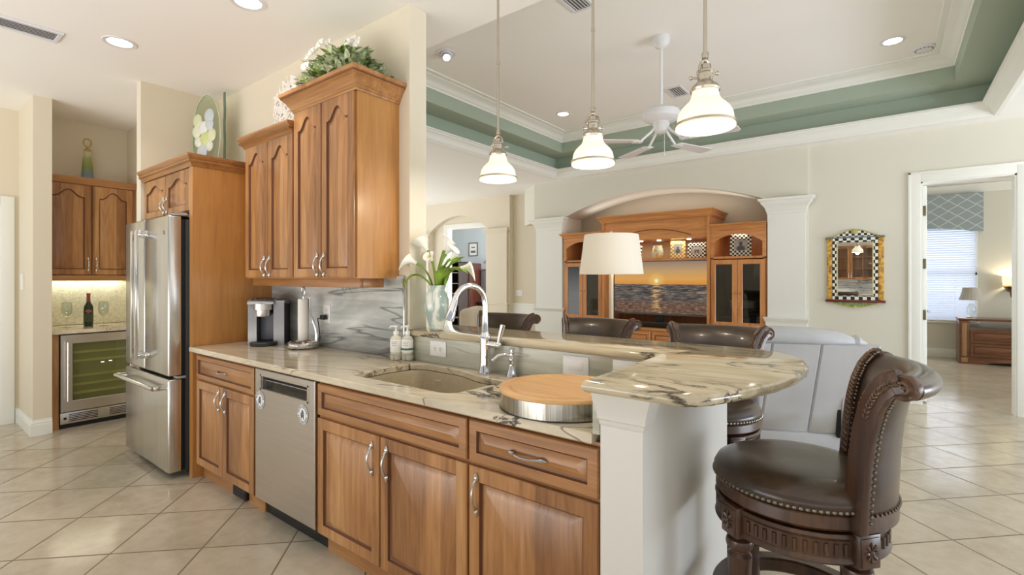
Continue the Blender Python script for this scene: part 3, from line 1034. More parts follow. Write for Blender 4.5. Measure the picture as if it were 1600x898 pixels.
# outlets and switches
def plate(name, label, x, z, yf, w, h, kind, cat='outlet'):
    t = thing(name, label, cat, (x, yf, z - h / 2))
    mb = MB().box(x - w / 2, x + w / 2, yf - 0.006, yf, z - h / 2, z + h / 2, 0.0025)
    mb.build('plate', white_plastic, t)
    if kind == 'outlet':
        mb = MB()
        for s in (-1, 1):
            q = 0.021 * s
            if w > h:
                mb.lathe([(0, 0), (0.0165, 0), (0.0165, 0.002), (0, 0.002)], n=20, mp=lambda a, b, c: (x + q + a, yf - 0.006 - c, z + b))
            else:
                mb.lathe([(0, 0), (0.0165, 0), (0.0165, 0.002), (0, 0.002)], n=20, mp=lambda a, b, c: (x + a, yf - 0.006 - c, z + q + b))
        mb.build('receptacle', white_plastic, t)
        mb = MB()
        for s in (-1, 1):
            q = 0.021 * s
            cxx, czz = (x + q, z) if w > h else (x, z + q)
            mb.box(cxx - 0.007, cxx - 0.0045, yf - 0.0086, yf - 0.0078, czz - 0.002, czz + 0.008)
            mb.box(cxx + 0.0045, cxx + 0.007, yf - 0.0086, yf - 0.0078, czz - 0.002, czz + 0.008)
            mb.box(cxx - 0.002, cxx + 0.002, yf - 0.0086, yf - 0.0078, czz - 0.011, czz - 0.006)
        mb.build('slots', black_ink, t)
    else:
        mb = MB().box(x - w * 0.29, x + w * 0.29, yf - 0.0095, yf - 0.006, z - h * 0.22, z + h * 0.22, 0.0015)
        mb.build('rocker', white_plastic, t)
    return t
plate('power_outlet', 'white double outlet low on the stone ledge left of the faucet', -1.975, 0.998, SPL, 0.125, 0.085, 'outlet')
plate('wall_switch', 'white rocker switch plate on the stone ledge behind the cutting board', -1.105, 0.998, SPL, 0.13, 0.085, 'switch', 'switch')
plate('wall_switch', 'white switch plate partly hidden under the raised bar end, rightmost on the ledge', -0.86, 1.003, SPL, 0.13, 0.085, 'switch', 'switch')
t = plate('power_outlet', 'upright white outlet on the backsplash behind the paper towel holder', -3.065, 1.145, SPL, 0.085, 0.125, 'outlet')
t2 = thing('power_plug', 'black plug and cord in the backsplash outlet behind the paper towels', 'plug', (-3.065, SPL, 1.12))
mb = MB()
mb.box(-3.085, -3.045, SPL - 0.045, SPL - 0.009, 1.105, 1.137, 0.005)
mb.build('plug_body', black_plastic, t2)
mb = MB()
mb.tube([(-3.07, SPL - 0.04, 1.118), (-3.10, SPL - 0.05, 1.11), (-3.12, SPL - 0.03, 1.06), (-3.14, SPL - 0.008, 0.98), (-3.20, SPL - 0.006, 0.925), (-3.36, SPL - 0.006, 0.9185), (-3.46, SPL - 0.006, 0.9185)], 0.0035, 8)
mb.build('cord', black_plastic, t2)

# ------------------------------------------------------------------ raised bar top
out = [(-0.712, 1.258)]
out += [(-0.44, 1.258), (-0.415, 1.262), (-0.39, 1.280), (-0.362, 1.318)]
out += [(-0.325, 1.395), (-0.285, 1.495), (-0.250, 1.61), (-0.226, 1.74), (-0.216, 1.86), (-0.221, 1.97), (-0.245, 2.075), (-0.29, 2.165), (-0.355, 2.235), (-0.44, 2.275), (-0.54, 2.290)]
out += [(XE + 0.001, 2.290), (XE + 0.001, 2.06), (XE + 0.001, 1.885), (-0.74, 1.885), (-0.715, 1.862)]
t = thing('raised_countertop', 'raised quartzite bar top with a rounded end over the white post', 'countertop', (-1.3, 1.9, 1.055))
MB().slab(out, [], 1.055, 1.088, 0.008).build('slab', bar_stone, t, angle=50)

# ------------------------------------------------------------------ upper cabinets
def crown(mb, x0, x1, yf, yb, z, prof, left=True, right=True):
    loops = []
    for o, h in prof:
        a = [(x1 + (o if right else 0), yb, z + h), (x1 + (o if right else 0), yf - o, z + h), (x0 - (o if left else 0), yf - o, z + h), (x0 - (o if left else 0), yb, z + h)]
        loops.append(a)
    k0 = len(mb.bm.faces)
    mb.rings(loops, False, False, closed=False)
    mb.bm.faces.ensure_lookup_table()
    for i in range(len(prof) - 1):          # glaze collects in the small fillets
        (o0, h0), (o1, h1) = prof[i], prof[i + 1]
        if abs(o1 - o0) < 1e-6 and 0.004 < h1 - h0 < 0.0095:
            for j in range(3):
                mb.bm.faces[k0 + i * 3 + j].material_index = 1
    top = loops[-1]
    mb.face([mb.v(p) for p in top])
    return mb
CROWN = [(0.0, 0.0), (0.008, 0.0), (0.010, 0.010), (0.016, 0.016), (0.016, 0.026), (0.024, 0.034), (0.036, 0.056), (0.052, 0.074), (0.060, 0.080), (0.060, 0.088), (0.068, 0.092), (0.070, 0.112), (0.0, 0.114)]
CROWN_S = [(0.0, 0.0), (0.006, 0.0), (0.012, 0.006), (0.020, 0.022), (0.036, 0.032), (0.036, 0.040), (0.030, 0.046), (0.040, 0.056), (0.046, 0.068), (0.046, 0.080), (0.0, 0.082)]
YU = 1.635
FU = FY(YU)
t = thing('upper_cabinet', 'tall cherry wall cabinet with arched doors and crown, holding the basket plant', 'cabinet', (-2.655, 1.78, 1.386))
MB().box(-2.982, -2.332, YU, 1.924, 1.386, 2.438).build('body', [cherry_panel], t)
add_door(t, FU, -2.975, -2.668, 1.392, 2.425, -2.700, 1.465, 0.075, L=0.10)
add_door(t, FU, -2.660, -2.345, 1.392, 2.425, -2.630, 1.465, 0.075, L=0.10)
crown(MB(), -2.982, -2.332, YU - 0.01, 1.924, 2.425, CROWN).build('crown', [cherry_h, glaze], t, angle=22)
t = thing('upper_cabinet', 'shorter cherry wall cabinet with arched doors above the coffee maker', 'cabinet', (-3.31, 1.78, 1.386))
MB().box(-3.64, -2.984, YU, 1.924, 1.386, 2.318).box(-3.828, -3.64, YU + 0.12, 1.924, 1.386, 2.318).build('body', cherry_panel, t)
add_door(t, FU, -3.632, -3.316, 1.392, 2.305, -3.346, 1.465, 0.07, L=0.10)
add_door(t, FU, -3.308, -2.992, 1.392, 2.305, -3.278, 1.465, 0.07, L=0.10)
crown(MB(), -3.64, -2.984, YU - 0.01, 1.924, 2.300, CROWN_S, True, False).build('crown', [cherry_h, glaze], t, angle=22)
t = thing('light_rail', 'cherry light rail moulding along the underside of the wall cabinets', 'moulding', (-3.0, 1.8, 1.335))
mb = MB()
mb.box(-3.70, -2.405, 1.70, 1.722, 1.332, 1.3855, 0.003)
mb.box(-2.427, -2.405, 1.722, 1.87, 1.332, 1.3855, 0.003)
mb.build('rail', cherry_h, t)

# refrigerator surround: tall side panel and the cabinet over the refrigerator
t = thing('refrigerator_cabinet', 'cherry cabinet over the refrigerator with its tall right side panel', 'cabinet', (-4.32, 1.6, 0))
MB().box(-3.885, -3.830, 1.352, 1.905, 0.0, 2.175).build('side_panel', cherry_panel, t)
MB().box(-4.838, -3.885, 1.375, 1.905, 1.855, 2.175).build('body', cherry_panel, t)
FF = FY(1.375)
add_door(t, FF, -4.828, -4.356, 1.862, 2.165, -4.386, 1.935, 0.05, L=0.085, fr=0.05)
add_door(t, FF, -4.348, -3.890, 1.862, 2.165, -4.318, 1.935, 0.05, L=0.085, fr=0.05)
mb = MB()
mb.rings([[(-3.830 + o, 1.745, 2.165 + h), (-3.830 + o, 1.352 - o, 2.165 + h), (-4.838, 1.352 - o, 2.165 + h), (-4.838, 1.40, 2.165 + h)] for o, h in CROWN_S], False, False, closed=False)
mb.box(-4.838, -3.832, 1.350, 1.905, 2.170, 2.2465)
mb.build('crown', cherry_h, t, angle=22)

# ------------------------------------------------------------------ refrigerator
t = thing('refrigerator', 'stainless steel french-door refrigerator with bottom freezer drawer', 'refrigerator', (-4.34, 1.58, 0))
mb = MB()
mb.box(-4.785, -3.898, 1.335, 1.90, 0.03, 1.80, 0.004)
mb.box(-4.77, -3.915, 1.38, 1.88, 0.0, 0.03)
mb.build('body', charcoal, t)
FR = 1.232
def rdoor(x0, x1, z0, z1, nm='door'):
    mb = MB()
    mb.box(x0, x1, FR, FR + 0.085, z0, z1, 0.012, 3)
    return mb.build(nm, steel, t)
d1 = rdoor(-4.836, -4.396, 0.712, 1.822)
d2 = rdoor(-4.388, -3.908, 0.712, 1.822)
d3 = rdoor(-4.836, -3.908, 0.045, 0.690, 'freezer_drawer')
mb = MB()
mb.box(-4.825, -3.92, FR + 0.085, 1.336, 0.05, 1.80)
mb.build('gasket', black_gap, t)
def bar_handle(x, parent, side):
    mb = MB()
    mb.box(x - 0.017, x + 0.017, FR - 0.075, FR - 0.052, 0.80, 1.735, 0.006)
    for z in (0.80, 1.690):
        mb.box(x - 0.017, x + 0.017 , FR - 0.060, FR + 0.002, z, z + 0.045, 0.004)
        mb.box(x - 0.017 if side < 0 else x, x if side < 0 else x + 0.05, FR - 0.02, FR + 0.002, z, z + 0.045, 0.004)
    mb.build('handle', steel_trim, parent)
bar_handle(-4.432, d1, -1)
bar_handle(-4.345, d2, 1)
mb = MB()
mb.tube([(-4.83, FR - 0.065, 0.628), (-3.985, FR - 0.065, 0.628)], 0.014, 14)
for x in (-4.82, -3.995):
    mb.box(x - 0.018, x + 0.018, FR - 0.062, FR + 0.002, 0.612, 0.644, 0.005)
mb.build('handle', steel_trim, d3)
mb = MB()
mb.lathe([(0, 0), (0.016, 0), (0.016, 0.002), (0, 0.002)], n=24, mp=lambda a, b, c: (-3.99 + a, FR - c, 1.705 + b))
mb.build('badge', grey_plastic, d2)
mb = MB()
mb.box(-4.66, -4.56, FR - 0.002, FR + 0.002, 1.145, 1.262, 0.001)
mb.build('dispenser_recess', charcoal, d1)
mb = MB()
mb.box(-4.665, -4.555, FR - 0.012, FR + 0.002, 1.125, 1.147, 0.003)
mb.build('dispenser_tray', silver_plastic, d1)
mb = MB()
mb.box(-3.99, -3.905, 1.25, 1.36, 1.822, 1.832, 0.004)
mb.tube([(-3.93, 1.28, 1.83), (-3.94, 1.33, 1.838), (-3.92, 1.39, 1.82)], 0.012, 8)
mb.build('hinge_cover', silver_plastic, t)
mb = MB()
mb.box(-3.975, -3.900, FR + 0.05, 1.37, 0.692, 0.708, 0.003)
mb.build('hinge', silver_plastic, t)

# ------------------------------------------------------------------ wine nook
XN = -6.0
t = thing('wine_cooler', 'stainless wine cooler with glass door under the nook counter', 'wine cooler', (-6.3, 1.35, 0))
mb = MB()
mb.box(-6.63, XN - 0.045, 1.045, 1.655, 0.0, 0.872)
mb.build('body', black_plastic, t)
y0, y1, z0, z1 = 1.048, 1.652, 0.155, 0.866
mb = MB()
mb.slab([(y0, z0), (y1, z0), (y1, z1), (y0, z1)], [[(y0 + 0.085, z0 + 0.10), (y1 - 0.085, z0 + 0.10), (y1 - 0.085, z1 - 0.085), (y0 + 0.085, z1 - 0.085)]], 0, 0.04, 0.004)
mb.xform(Matrix(((0, 0, 1, XN - 0.042), (1, 0, 0, 0), (0, 1, 0, 0), (0, 0, 0, 1))))
dr = mb.build('door', steel_h, t)
g = MB().box(XN - 0.020, XN - 0.014, y0 + 0.08, y1 - 0.08, z0 + 0.09, z1 - 0.08)
g.build('glass', clear('cooler_glass', (224, 226, 204), 0.6, 0.03), dr)
mb = MB()
mb.tube([(XN + 0.04, y0 + 0.045, 0.26), (XN + 0.04, y0 + 0.045, 0.80)], 0.011, 12)
for z in (0.30, 0.76):
    mb.tube([(XN - 0.005, y0 + 0.045, z), (XN + 0.04, y0 + 0.045, z)], 0.007, 10)
mb.build('handle', silver, dr)
mb = MB().box(XN - 0.044, XN - 0.0425, y0 + 0.085, y1 - 0.085, z0 + 0.10, z1 - 0.085)
mb.build('lining', plain('cooler_lining', (186, 182, 160), 0.4), t)
beech = plain('beech_shelf', (232, 224, 184), 0.5)
for z in (0.305, 0.385, 0.465, 0.605, 0.685):
    MB().box(XN - 0.042, XN - 0.026, y0 + 0.09, y1 - 0.09, z, z + 0.022).build('shelf', beech, t)
mb = MB()
mb.box(XN - 0.042, XN - 0.016, y0, y1, 0.045, 0.148, 0.003)
mb.build('grille', steel_h, t)
mb = MB()
for i in range(5):
    for a, b in ((y0 + 0.06, y0 + 0.27), (y0 + 0.36, y1 - 0.03)):
        mb.box(XN - 0.0165, XN - 0.0145, a, b, 0.064 + i * 0.015, 0.071 + i * 0.015)
mb.lathe([(0, 0), (0.012, 0), (0.012, 0.002), (0, 0.002)], n=16, mp=lambda a, b, c: (XN - 0.016 + c, y0 + 0.033 + a, 0.095 + b))
mb.build('grille_slots', black_ink, t)
mb = MB()
mb.box(XN - 0.013, XN - 0.0125, 1.40, 1.425, 0.585, 0.592); mb.box(XN - 0.013, XN - 0.0125, 1.34, 1.365, 0.580, 0.586)
mb.build('display', glow('display_white', (255, 255, 255), 1.5), dr)
tag(MB().box(-6.63, XN - 0.03, 0.987, 1.040, 0.0, 0.873).build('filler_panel', cherry), 'narrow cherry filler panel left of the wine cooler', 'panel')
tag(MB().slab([(-6.64, 0.987), (-5.985, 0.987), (-5.985, 1.708), (-6.64, 1.708)], [], 0.875, 0.910, 0.005).build('nook_counter', counter_stone), 'small cream stone counter above the wine cooler', 'countertop')
t = thing('upper_cabinet', 'cherry wall cabinet with arched doors above the wine nook counter', 'cabinet', (-6.5, 1.35, 1.40))
MB().box(-6.655, -6.37, 0.987, 1.706, 1.402, 2.33).build('body', cherry, t)
FN = FX(-6.37)
add_door(t, FN, 0.992, 1.340, 1.425, 2.315, 1.315, 1.525, 0.07, L=0.10)
add_door(t, FN, 1.350, 1.680, 1.425, 2.315, 1.378, 1.525, 0.07, L=0.10)
mb = MB()
loops = [[(-6.35 + o, 0.987, 2.318 + z), (-6.35 + o, 1.706, 2.318 + z)] for o, z in ((-0.02, 0), (0.004, 0), (0.012, 0.02), (0.03, 0.045), (0.032, 0.066), (-0.3, 0.068))]
mb.rings(loops, False, False, closed=False)
mb.build('crown', cherry_panel_y, t)
MB().box(-6.375, -6.35, 0.987, 1.706, 1.362, 1.415, 0.003).build('light_rail', cherry_panel_y, t)
MB().box(-6.62, -6.55, 1.03, 1.66, 1.388, 1.401).build('light_strip', glow('strip_light', (255, 250, 215), 2.0), t, label='lit strip light under the cabinet')
area_light('nook_strip_light', (-6.585, 1.345, 1.385), (-6.56, 1.345, 0.9), 0.6, 0.05, 1.7, (1.0, 0.97, 0.80)).rotation_euler = (0, 0, pi / 2)

# wine bottle and glasses
bx, by = -6.34, 1.315
t = thing('wine_bottle', 'dark green wine bottle with red foil between two wine glasses', 'bottle', (bx, by, 0.910))
MB().lathe([(0, 0.910), (0.036, 0.910), (0.038, 0.916), (0.038, 1.09), (0.034, 1.115), (0.018, 1.145), (0.0145, 1.16), (0.0145, 1.225), (0.0165, 1.227), (0.0165, 1.235), (0, 1.236)], (bx, by, 0), 24).build('glass_body', plain('bottle_green', (34, 52, 34), 0.08), t)
MB().lathe([(0.0152, 1.150), (0.0152, 1.224), (0.0172, 1.226), (0.0172, 1.238), (0, 1.239)], (bx, by, 0), 20).build('foil', plain('foil_rose', (150, 70, 62), 0.35, 0.4), t)
mb = MB()
mb.lathe([(0.0385, 0.955), (0.0388, 0.957), (0.0388, 1.035), (0.0385, 1.037)], (bx, by, 0), 24, caps=False)
mb.build('label', plain('label_dark', (58, 70, 52), 0.6), t)
mb = MB()
mb.ball((bx + 0.037, by - 0.006, 1.062), 0.021, (0.18, 1.25, 0.8))
mb.build('seal', plain('label_red', (150, 84, 74), 0.5), t)
def wine_glass(label, x, y):
    t = thing('wine_glass', label, 'glass', (x, y, 0.910))
    MB().lathe([(0, 0.910), (0.036, 0.910), (0.034, 0.913), (0.006, 0.917), (0.0038, 0.925), (0.0038, 1.0), (0.007, 1.010), (0, 1.012)], (x, y, 0), 24).build('stem', crystal, t)
    MB().lathe([(0.004, 1.010), (0.024, 1.022), (0.040, 1.048), (0.044, 1.085), (0.041, 1.125), (0.037, 1.155), (0.0355, 1.155), (0.0395, 1.122), (0.0425, 1.085), (0.038, 1.048), (0.022, 1.024), (0.003, 1.014)], (x, y, 0), 24, caps=False).build('bowl', crystal, t)
wine_glass('wine glass left of the wine bottle on the nook counter', -6.36, 1.155)
wine_glass('wine glass right of the wine bottle on the nook counter', -6.30, 1.425)

# ================================================================== things on the counters
# coffee maker (built facing -Y, then turned)
t = thing('coffee_maker', 'silver and black single-cup coffee maker against the refrigerator panel', 'coffee maker', (-3.54, 1.735, 0.914), radians(50))
W, D, Hh = 0.115, 0.13, 0.325
mb = MB()
def side_prof(s):
    return [(-0.055, 0.0), (0.15, 0.0), (0.15, 0.285), (0.10, 0.315), (0.0, 0.325), (-0.055, 0.318)]
mb.prism([(a, b) for a, b in side_prof(1)], lambda u, v, n: (n, u, v), 0.055, 0.118, 0.006)
mb.prism([(a, b) for a, b in side_prof(1)], lambda u, v, n: (n, u, v), -0.118, -0.055, 0.006)
mb.prism([(0.03, 0.0), (0.15, 0.0), (0.15, 0.285), (0.10, 0.315), (0.03, 0.32)], lambda u, v, n: (n, u, v), -0.056, 0.056)
mb.build('body', charcoal, t, local=True)
mb = MB()
mb.prism([(-0.105, 0.305), (-0.10, 0.312), (-0.04, 0.325), (0.03, 0.330), (0.03, 0.30), (-0.105, 0.292)], lambda u, v, n: (n, u, v), -0.113, 0.060, 0.004)
mb.prism([(-0.062, 0.0), (-0.054, 0.0), (-0.054, 0.318), (-0.062, 0.30)], lambda u, v, n: (n, u, v), 0.048, 0.118)
mb.prism([(-0.062, 0.0), (-0.054, 0.0), (-0.054, 0.318), (-0.062, 0.30)], lambda u, v, n: (n, u, v), -0.118, -0.062)
mb.prism([(-0.058, 0.300), (-0.050, 0.318), (0.09, 0.319), (0.15, 0.288), (0.15, 0.283), (-0.058, 0.296)], lambda u, v, n: (n, u, v), 0.048, 0.119)
mb.build('front_panel', silver_plastic, t, local=True)
mb = MB()
mb.lathe([(0, 0.205), (0.048, 0.205), (0.05, 0.21), (0.05, 0.25), (0.062, 0.252), (0.062, 0.295), (0, 0.297)], (-0.02, -0.055, 0), 28)
mb.build('brew_head', steel_h, t, local=True)
mb = MB()
mb.box(-0.06, 0.048, 0.024, 0.031, 0.03, 0.22)
mb.build('cup_bay', plain('bay_grey', (110, 112, 124), 0.3), t, local=True)
mb = MB()
mb.prism(smooth_poly([(-0.10, -0.02), (-0.10, -0.11), (-0.04, -0.155), (0.03, -0.155), (0.075, -0.11), (0.075, -0.02)], 0.03), XY, 0.0, 0.028, 0.005)
mb.build('drip_tray', charcoal, t, local=True)
mb = MB()
mb.prism([(-0.06, 0.327), (0.03, 0.333), (0.10, 0.322), (0.10, 0.314), (0.0, 0.318), (-0.06, 0.318)], lambda u, v, n: (n, u, v), -0.10, 0.045, 0.003)
mb.build('lid', black_plastic, t, local=True)
mb = MB()
for i in range(4):
    mb.ball((-0.07 + i * 0.03, -0.055 + 0.006 * (i % 2), 0.327), 0.008, (1, 1, 0.35))
mb.build('buttons', silver_plastic, t, local=True)

# paper towel holder
px, py = -3.150, 1.780
t = thing('paper_towel_holder', 'polished metal paper towel holder with wire loop and curved arm', 'paper towel holder', (px, py, 0.914))
mb = MB()
mb.lathe([(0.0, 0.914), (0.085, 0.914), (0.098, 0.922), (0.103, 0.938), (0.098, 0.955), (0.082, 0.966), (0.05, 0.964), (0.04, 0.955), (0, 0.953)], (px, py, 0), 36)
mb.build('base', steel_trim, t)
mb = MB()
mb.tube([(px, py, 0.95), (px, py, 1.265)], 0.005, 8)
lp = [(px + 0.022 * sin(a) * (0.55 + 0.45 * sin(a / 2)), py, 1.297 - 0.032 * cos(a)) for a in [2 * pi * k / 20 for k in range(20)]]
mb.tube(lp, 0.0035, 8, closed=True)
mb.build('post', steel_trim, t)
mb = MB()
q = Vector((0.79, 0.61, 0))
pp = [(0.088, 0.955), (0.092, 1.0), (0.086, 1.05), (0.066, 1.10), (0.050, 1.14), (0.044, 1.19), (0.042, 1.255)]
mb.tube([(px + q.x * a, py + q.y * a, z) for a, z in pp], [0.013, 0.011, 0.0095, 0.008, 0.007, 0.006, 0.0055], 10)
mb.build('arm', steel_trim, t)
t = thing('paper_towel_roll', 'nearly used white paper towel roll standing on its metal holder', 'paper towels', (px, py, 0.968))
mb = MB()
mb.lathe([(0.012, 0.968), (0.034, 0.968), (0.035, 0.972), (0.035, 1.243), (0.034, 1.247), (0.012, 1.247), (0.012, 0.968)], (px, py, 0), 32, caps=False)
mb.build('paper', white_cloth, t)

# soap bottles in a wire caddy
def soap(label, x, y, stripe):
    t = thing('soap_bottle', label, 'bottle', (x, y, 0.921))
    MB().lathe([(0, 0.921), (0.030, 0.921), (0.033, 0.926), (0.033, 1.035), (0.030, 1.048), (0.014, 1.060), (0.0135, 1.068), (0, 1.069)], (x, y, 0), 24).build('bottle', plain('soap_' + stripe, (226, 222, 206) if stripe == 'cream' else (214, 214, 204), 0.15), t)
    mb = MB()
    mb.lathe([(0, 1.066), (0.0155, 1.066), (0.0155, 1.082), (0.006, 1.086), (0.0045, 1.104), (0.012, 1.106), (0.013, 1.116), (0, 1.118)], (x, y, 0), 16)
    mb.tube([(x, y, 1.112), (x - 0.012, y - 0.030, 1.111), (x - 0.014, y - 0.036, 1.102)], [0.006, 0.005, 0.0035], 8)
    mb.build('pump', white_plastic, t)
    mb = MB()
    mb.lathe([(0.0333, 0.965), (0.0336, 0.966), (0.0336, 1.036), (0.0333, 1.037)], (x, y, 0), 24, caps=False)
    lb = mb.build('label', plain('soap_label', (244, 244, 238), 0.6), t)
    mb = MB()
    if stripe == 'green':
        mb.lathe([(0.0337, 0.978), (0.0341, 0.979), (0.0341, 0.988), (0.0337, 0.989)], (x, y, 0), 24, caps=False)
        mb.build('stripe', plain('stripe_teal', (58, 104, 96), 0.5), lb)
        mb = MB()
    for i in range(3):      # lines of small print
        z = 1.024 - i * 0.010
        for k in range(7 - i):
            a = -1.55 + (k + i * 0.5) * 0.16
            c_, s_ = cos(a), sin(a)
            P = [(0.034 * cos(a + d), 0.034 * sin(a + d), zz) for d, zz in ((-0.06, z), (0.06, z), (0.06, z + 0.003), (-0.06, z + 0.003))]
            mb.rings([[(x + p[0] * m_, y + p[1] * m_, p[2]) for p in P] for m_ in (0.99, 1.008)])
    mb.build('print', plain('print_grey', (150, 150, 146), 0.6), lb)
    return t
soap('cream pump soap bottle on the left of the wire caddy at the backsplash corner', -2.250, 1.835, 'cream')
soap('pump soap bottle with a green label stripe on the right of the wire caddy', -2.190, 1.868, 'green')
t = thing('wire_caddy', 'thin wire caddy holding two pump soap bottles beside the backsplash', 'caddy', (-2.22, 1.852, 0.914))
mb = MB()
cA, cB = Vector((-2.250, 1.835)), Vector((-2.190, 1.868))
ax = (cB - cA).normalized(); nx_ = Vector((-ax.y, ax.x))
def stadium(r, z):
    pts = []
    for k in range(11):
        a = -pi / 2 + pi * k / 10
        p = cB + ax * (r * cos(a)) + nx_ * (r * sin(a)); pts.append((p.x, p.y, z))
    for k in range(11):
        a = pi / 2 + pi * k / 10
        p = cA + ax * (r * cos(a)) + nx_ * (r * sin(a)); pts.append((p.x, p.y, z))
    return pts
for z in (0.917, 0.953):
    mb.tube(stadium(0.0365, z), 0.0016, 6, closed=True)
for k in (0, 5, 10, 11, 16, 21):
    b_, t_ = stadium(0.0365, 0.9145)[k], stadium(0.0365, 0.954)[k]
    mb.tube([b_, t_], 0.0016, 6)
for s in (-0.018, 0.018):
    a_ = cA - ax * 0.036 + nx_ * s; b_ = cB + ax * 0.036 + nx_ * s
    mb.tube([(a_.x, a_.y, 0.9185), (b_.x, b_.y, 0.9185)], 0.0016, 6)
mb.build('wire_frame', nickel, t)

# round cutting board with a steel band
bx, by, R_ = -0.968, 1.566, 0.232
t = thing('cutting_board', 'large round butcher-block board with a wide steel band, right of the sink', 'cutting board', (bx, by, 0.914))
MB().lathe([(0, 0.916), (R_ - 0.004, 0.916), (R_, 0.916), (R_, 0.974), (R_ - 0.004, 0.974), (0, 0.974)], (bx, by, 0), 96).build('steel_band', brushed('band_steel', (196, 192, 182), 0.16, 'z', 0.3), t)
mb = MB()
mb.lathe([(R_ - 0.006, 0.9141), (R_ + 0.002, 0.9141), (R_ + 0.002, 0.9175), (R_ - 0.006, 0.9175), (R_ - 0.006, 0.9141)], (bx, by, 0), 96, caps=False)
mb.build('foot_rim', black_plastic, t)
MB().lathe([(0, 0.973), (R_ + 0.001, 0.973), (R_ + 0.003, 0.977), (R_ + 0.001, 0.9845), (R_ - 0.012, 0.986), (R_ - 0.026, 0.986), (R_ - 0.031, 0.9815), (R_ - 0.037, 0.9815), (R_ - 0.042, 0.986), (0, 0.986)], (bx, by, 0), 96).build('wood_top', butcher, t)

# vase with calla lilies on the bar
vx, vy, vz = -2.090, 2.000, 1.088
t = thing('flower_vase', 'celadon and white glazed vase of calla lilies on the bar by the wall', 'vase', (vx, vy, vz))
m = NT('vase_glaze')
f = m.noise(m.coord((1, 1, 0.6)), 9, 4, 0.5, 1.4)
m.l(m.ramp(f, [(0.40, (160, 180, 174)), (0.47, (196, 208, 200)), (0.53, (238, 238, 228))]), m.b.inputs['Base Color'])
m.b.inputs['Roughness'].default_value = 0.15
prof = [(0, 0), (0.040, 0), (0.042, 0.004), (0.040, 0.012), (0.052, 0.05), (0.066, 0.10), (0.072, 0.145), (0.070, 0.18), (0.058, 0.21), (0.047, 0.225), (0.046, 0.235), (0.053, 0.252), (0.055, 0.258), (0.051, 0.258), (0.043, 0.236), (0.043, 0.215), (0, 0.20)]
MB().lathe([(r, vz + h) for r, h in prof], (vx, vy, 0), 40).build('vase_body', m.m, t)
right = Vector((0.793, 0.609, 0)); fwd = Vector((-0.609, 0.793, 0))
base = Vector((vx, vy, vz + 0.235))
def P3(a, b, h):       # a along the picture's right, b away from it, h above the vase mouth
    return base + right * a + fwd * b + Vector((0, 0, h))
stem_mat = plain('stem_green', (128, 158, 62), 0.45)
def bez(p0, p1, p2, n=10):
    return [tuple(p0 * (1 - s) ** 2 + p1 * 2 * s * (1 - s) + p2 * s * s) for s in [k / n for k in range(n + 1)]]
def calla(end, tip_dir, size=0.062, ctrl=None):
    size *= 0.68
    p0 = P3(random.uniform(-.02, .02), random.uniform(-.02, .02), -0.06)
    e = P3(*end)
    c = P3(*(ctrl or (end[0] * 0.25, end[1] * 0.25, end[2] * 0.75)))
    fl = MB()
    fl.tube(bez(p0, c, e), [0.0055] * 8 + [0.0065, 0.008, 0.010], 8)
    st = fl.build('flower_stem', stem_mat, t)
    d = (e - c).normalized()
    tip = (right * tip_dir[0] + fwd * tip_dir[1] + Vector((0, 0, tip_dir[2]))).normalized()
    a = d.cross(tip)
    a.normalize()
    b = a.cross(d).normalized()      # points towards the tip side
    if b.dot(tip) < 0: b = -b
    mb = MB()
    loops = []
    for k in range(9):
        s = k / 8
        rad = 0.009 + size * 0.50 * s ** 1.7
        lp = []
        for i in range(17):
            th = -pi * 0.96 + 2 * pi * 0.96 * i / 16
            lean = 0.5 + 0.5 * cos(th)
            fl_ = s ** 2
            r_ = rad * (1 + 0.25 * fl_ * lean)
            p = e + d * (size * (1.25 * s + 0.30 * fl_ * lean - 0.15 * fl_ * (1 - lean))) + b * (cos(th) * r_ + 0.55 * size * s ** 4 * lean ** 2.5) + a * (sin(th) * r_)
            p += Vector((0, 0, -0.30 * size * s ** 6 * lean ** 4))
            lp.append(tuple(p))
        loops.append(lp)
    mb.rings(loops, False, False, closed=False)
    o = mb.build('spathe', petal_white, st, angle=80)
    md = o.modifiers.new('thick', 'SOLIDIFY'); md.thickness = 0.0016
    mb = MB()
    mb.tube([tuple(e + d * size * 0.1), tuple(e + d * size * 0.95)], [0.0035, 0.003], 8)
    mb.build('spadix', plain('spadix_yellow', (226, 196, 92), 0.6), st)
calla((-0.115, 0.0, 0.150), (-1, -0.2, 0.1), 0.075)
calla((-0.055, 0.03, 0.225), (-0.6, 0.2, 0.8), 0.080)
calla((-0.020, -0.05, 0.165), (-0.2, -1, 0.3), 0.058)
calla((0.045, 0.0, 0.225), (-1, 0, 0.25), 0.085)
calla((0.060, -0.03, 0.205), (0.6, -0.4, 0.4), 0.068)
calla((0.075, 0.03, 0.175), (0.6, 0.3, 0.4), 0.055)
calla((0.140, 0.0, 0.125), (1, 0.1, -0.35), 0.075, (0.05, 0.0, 0.12))
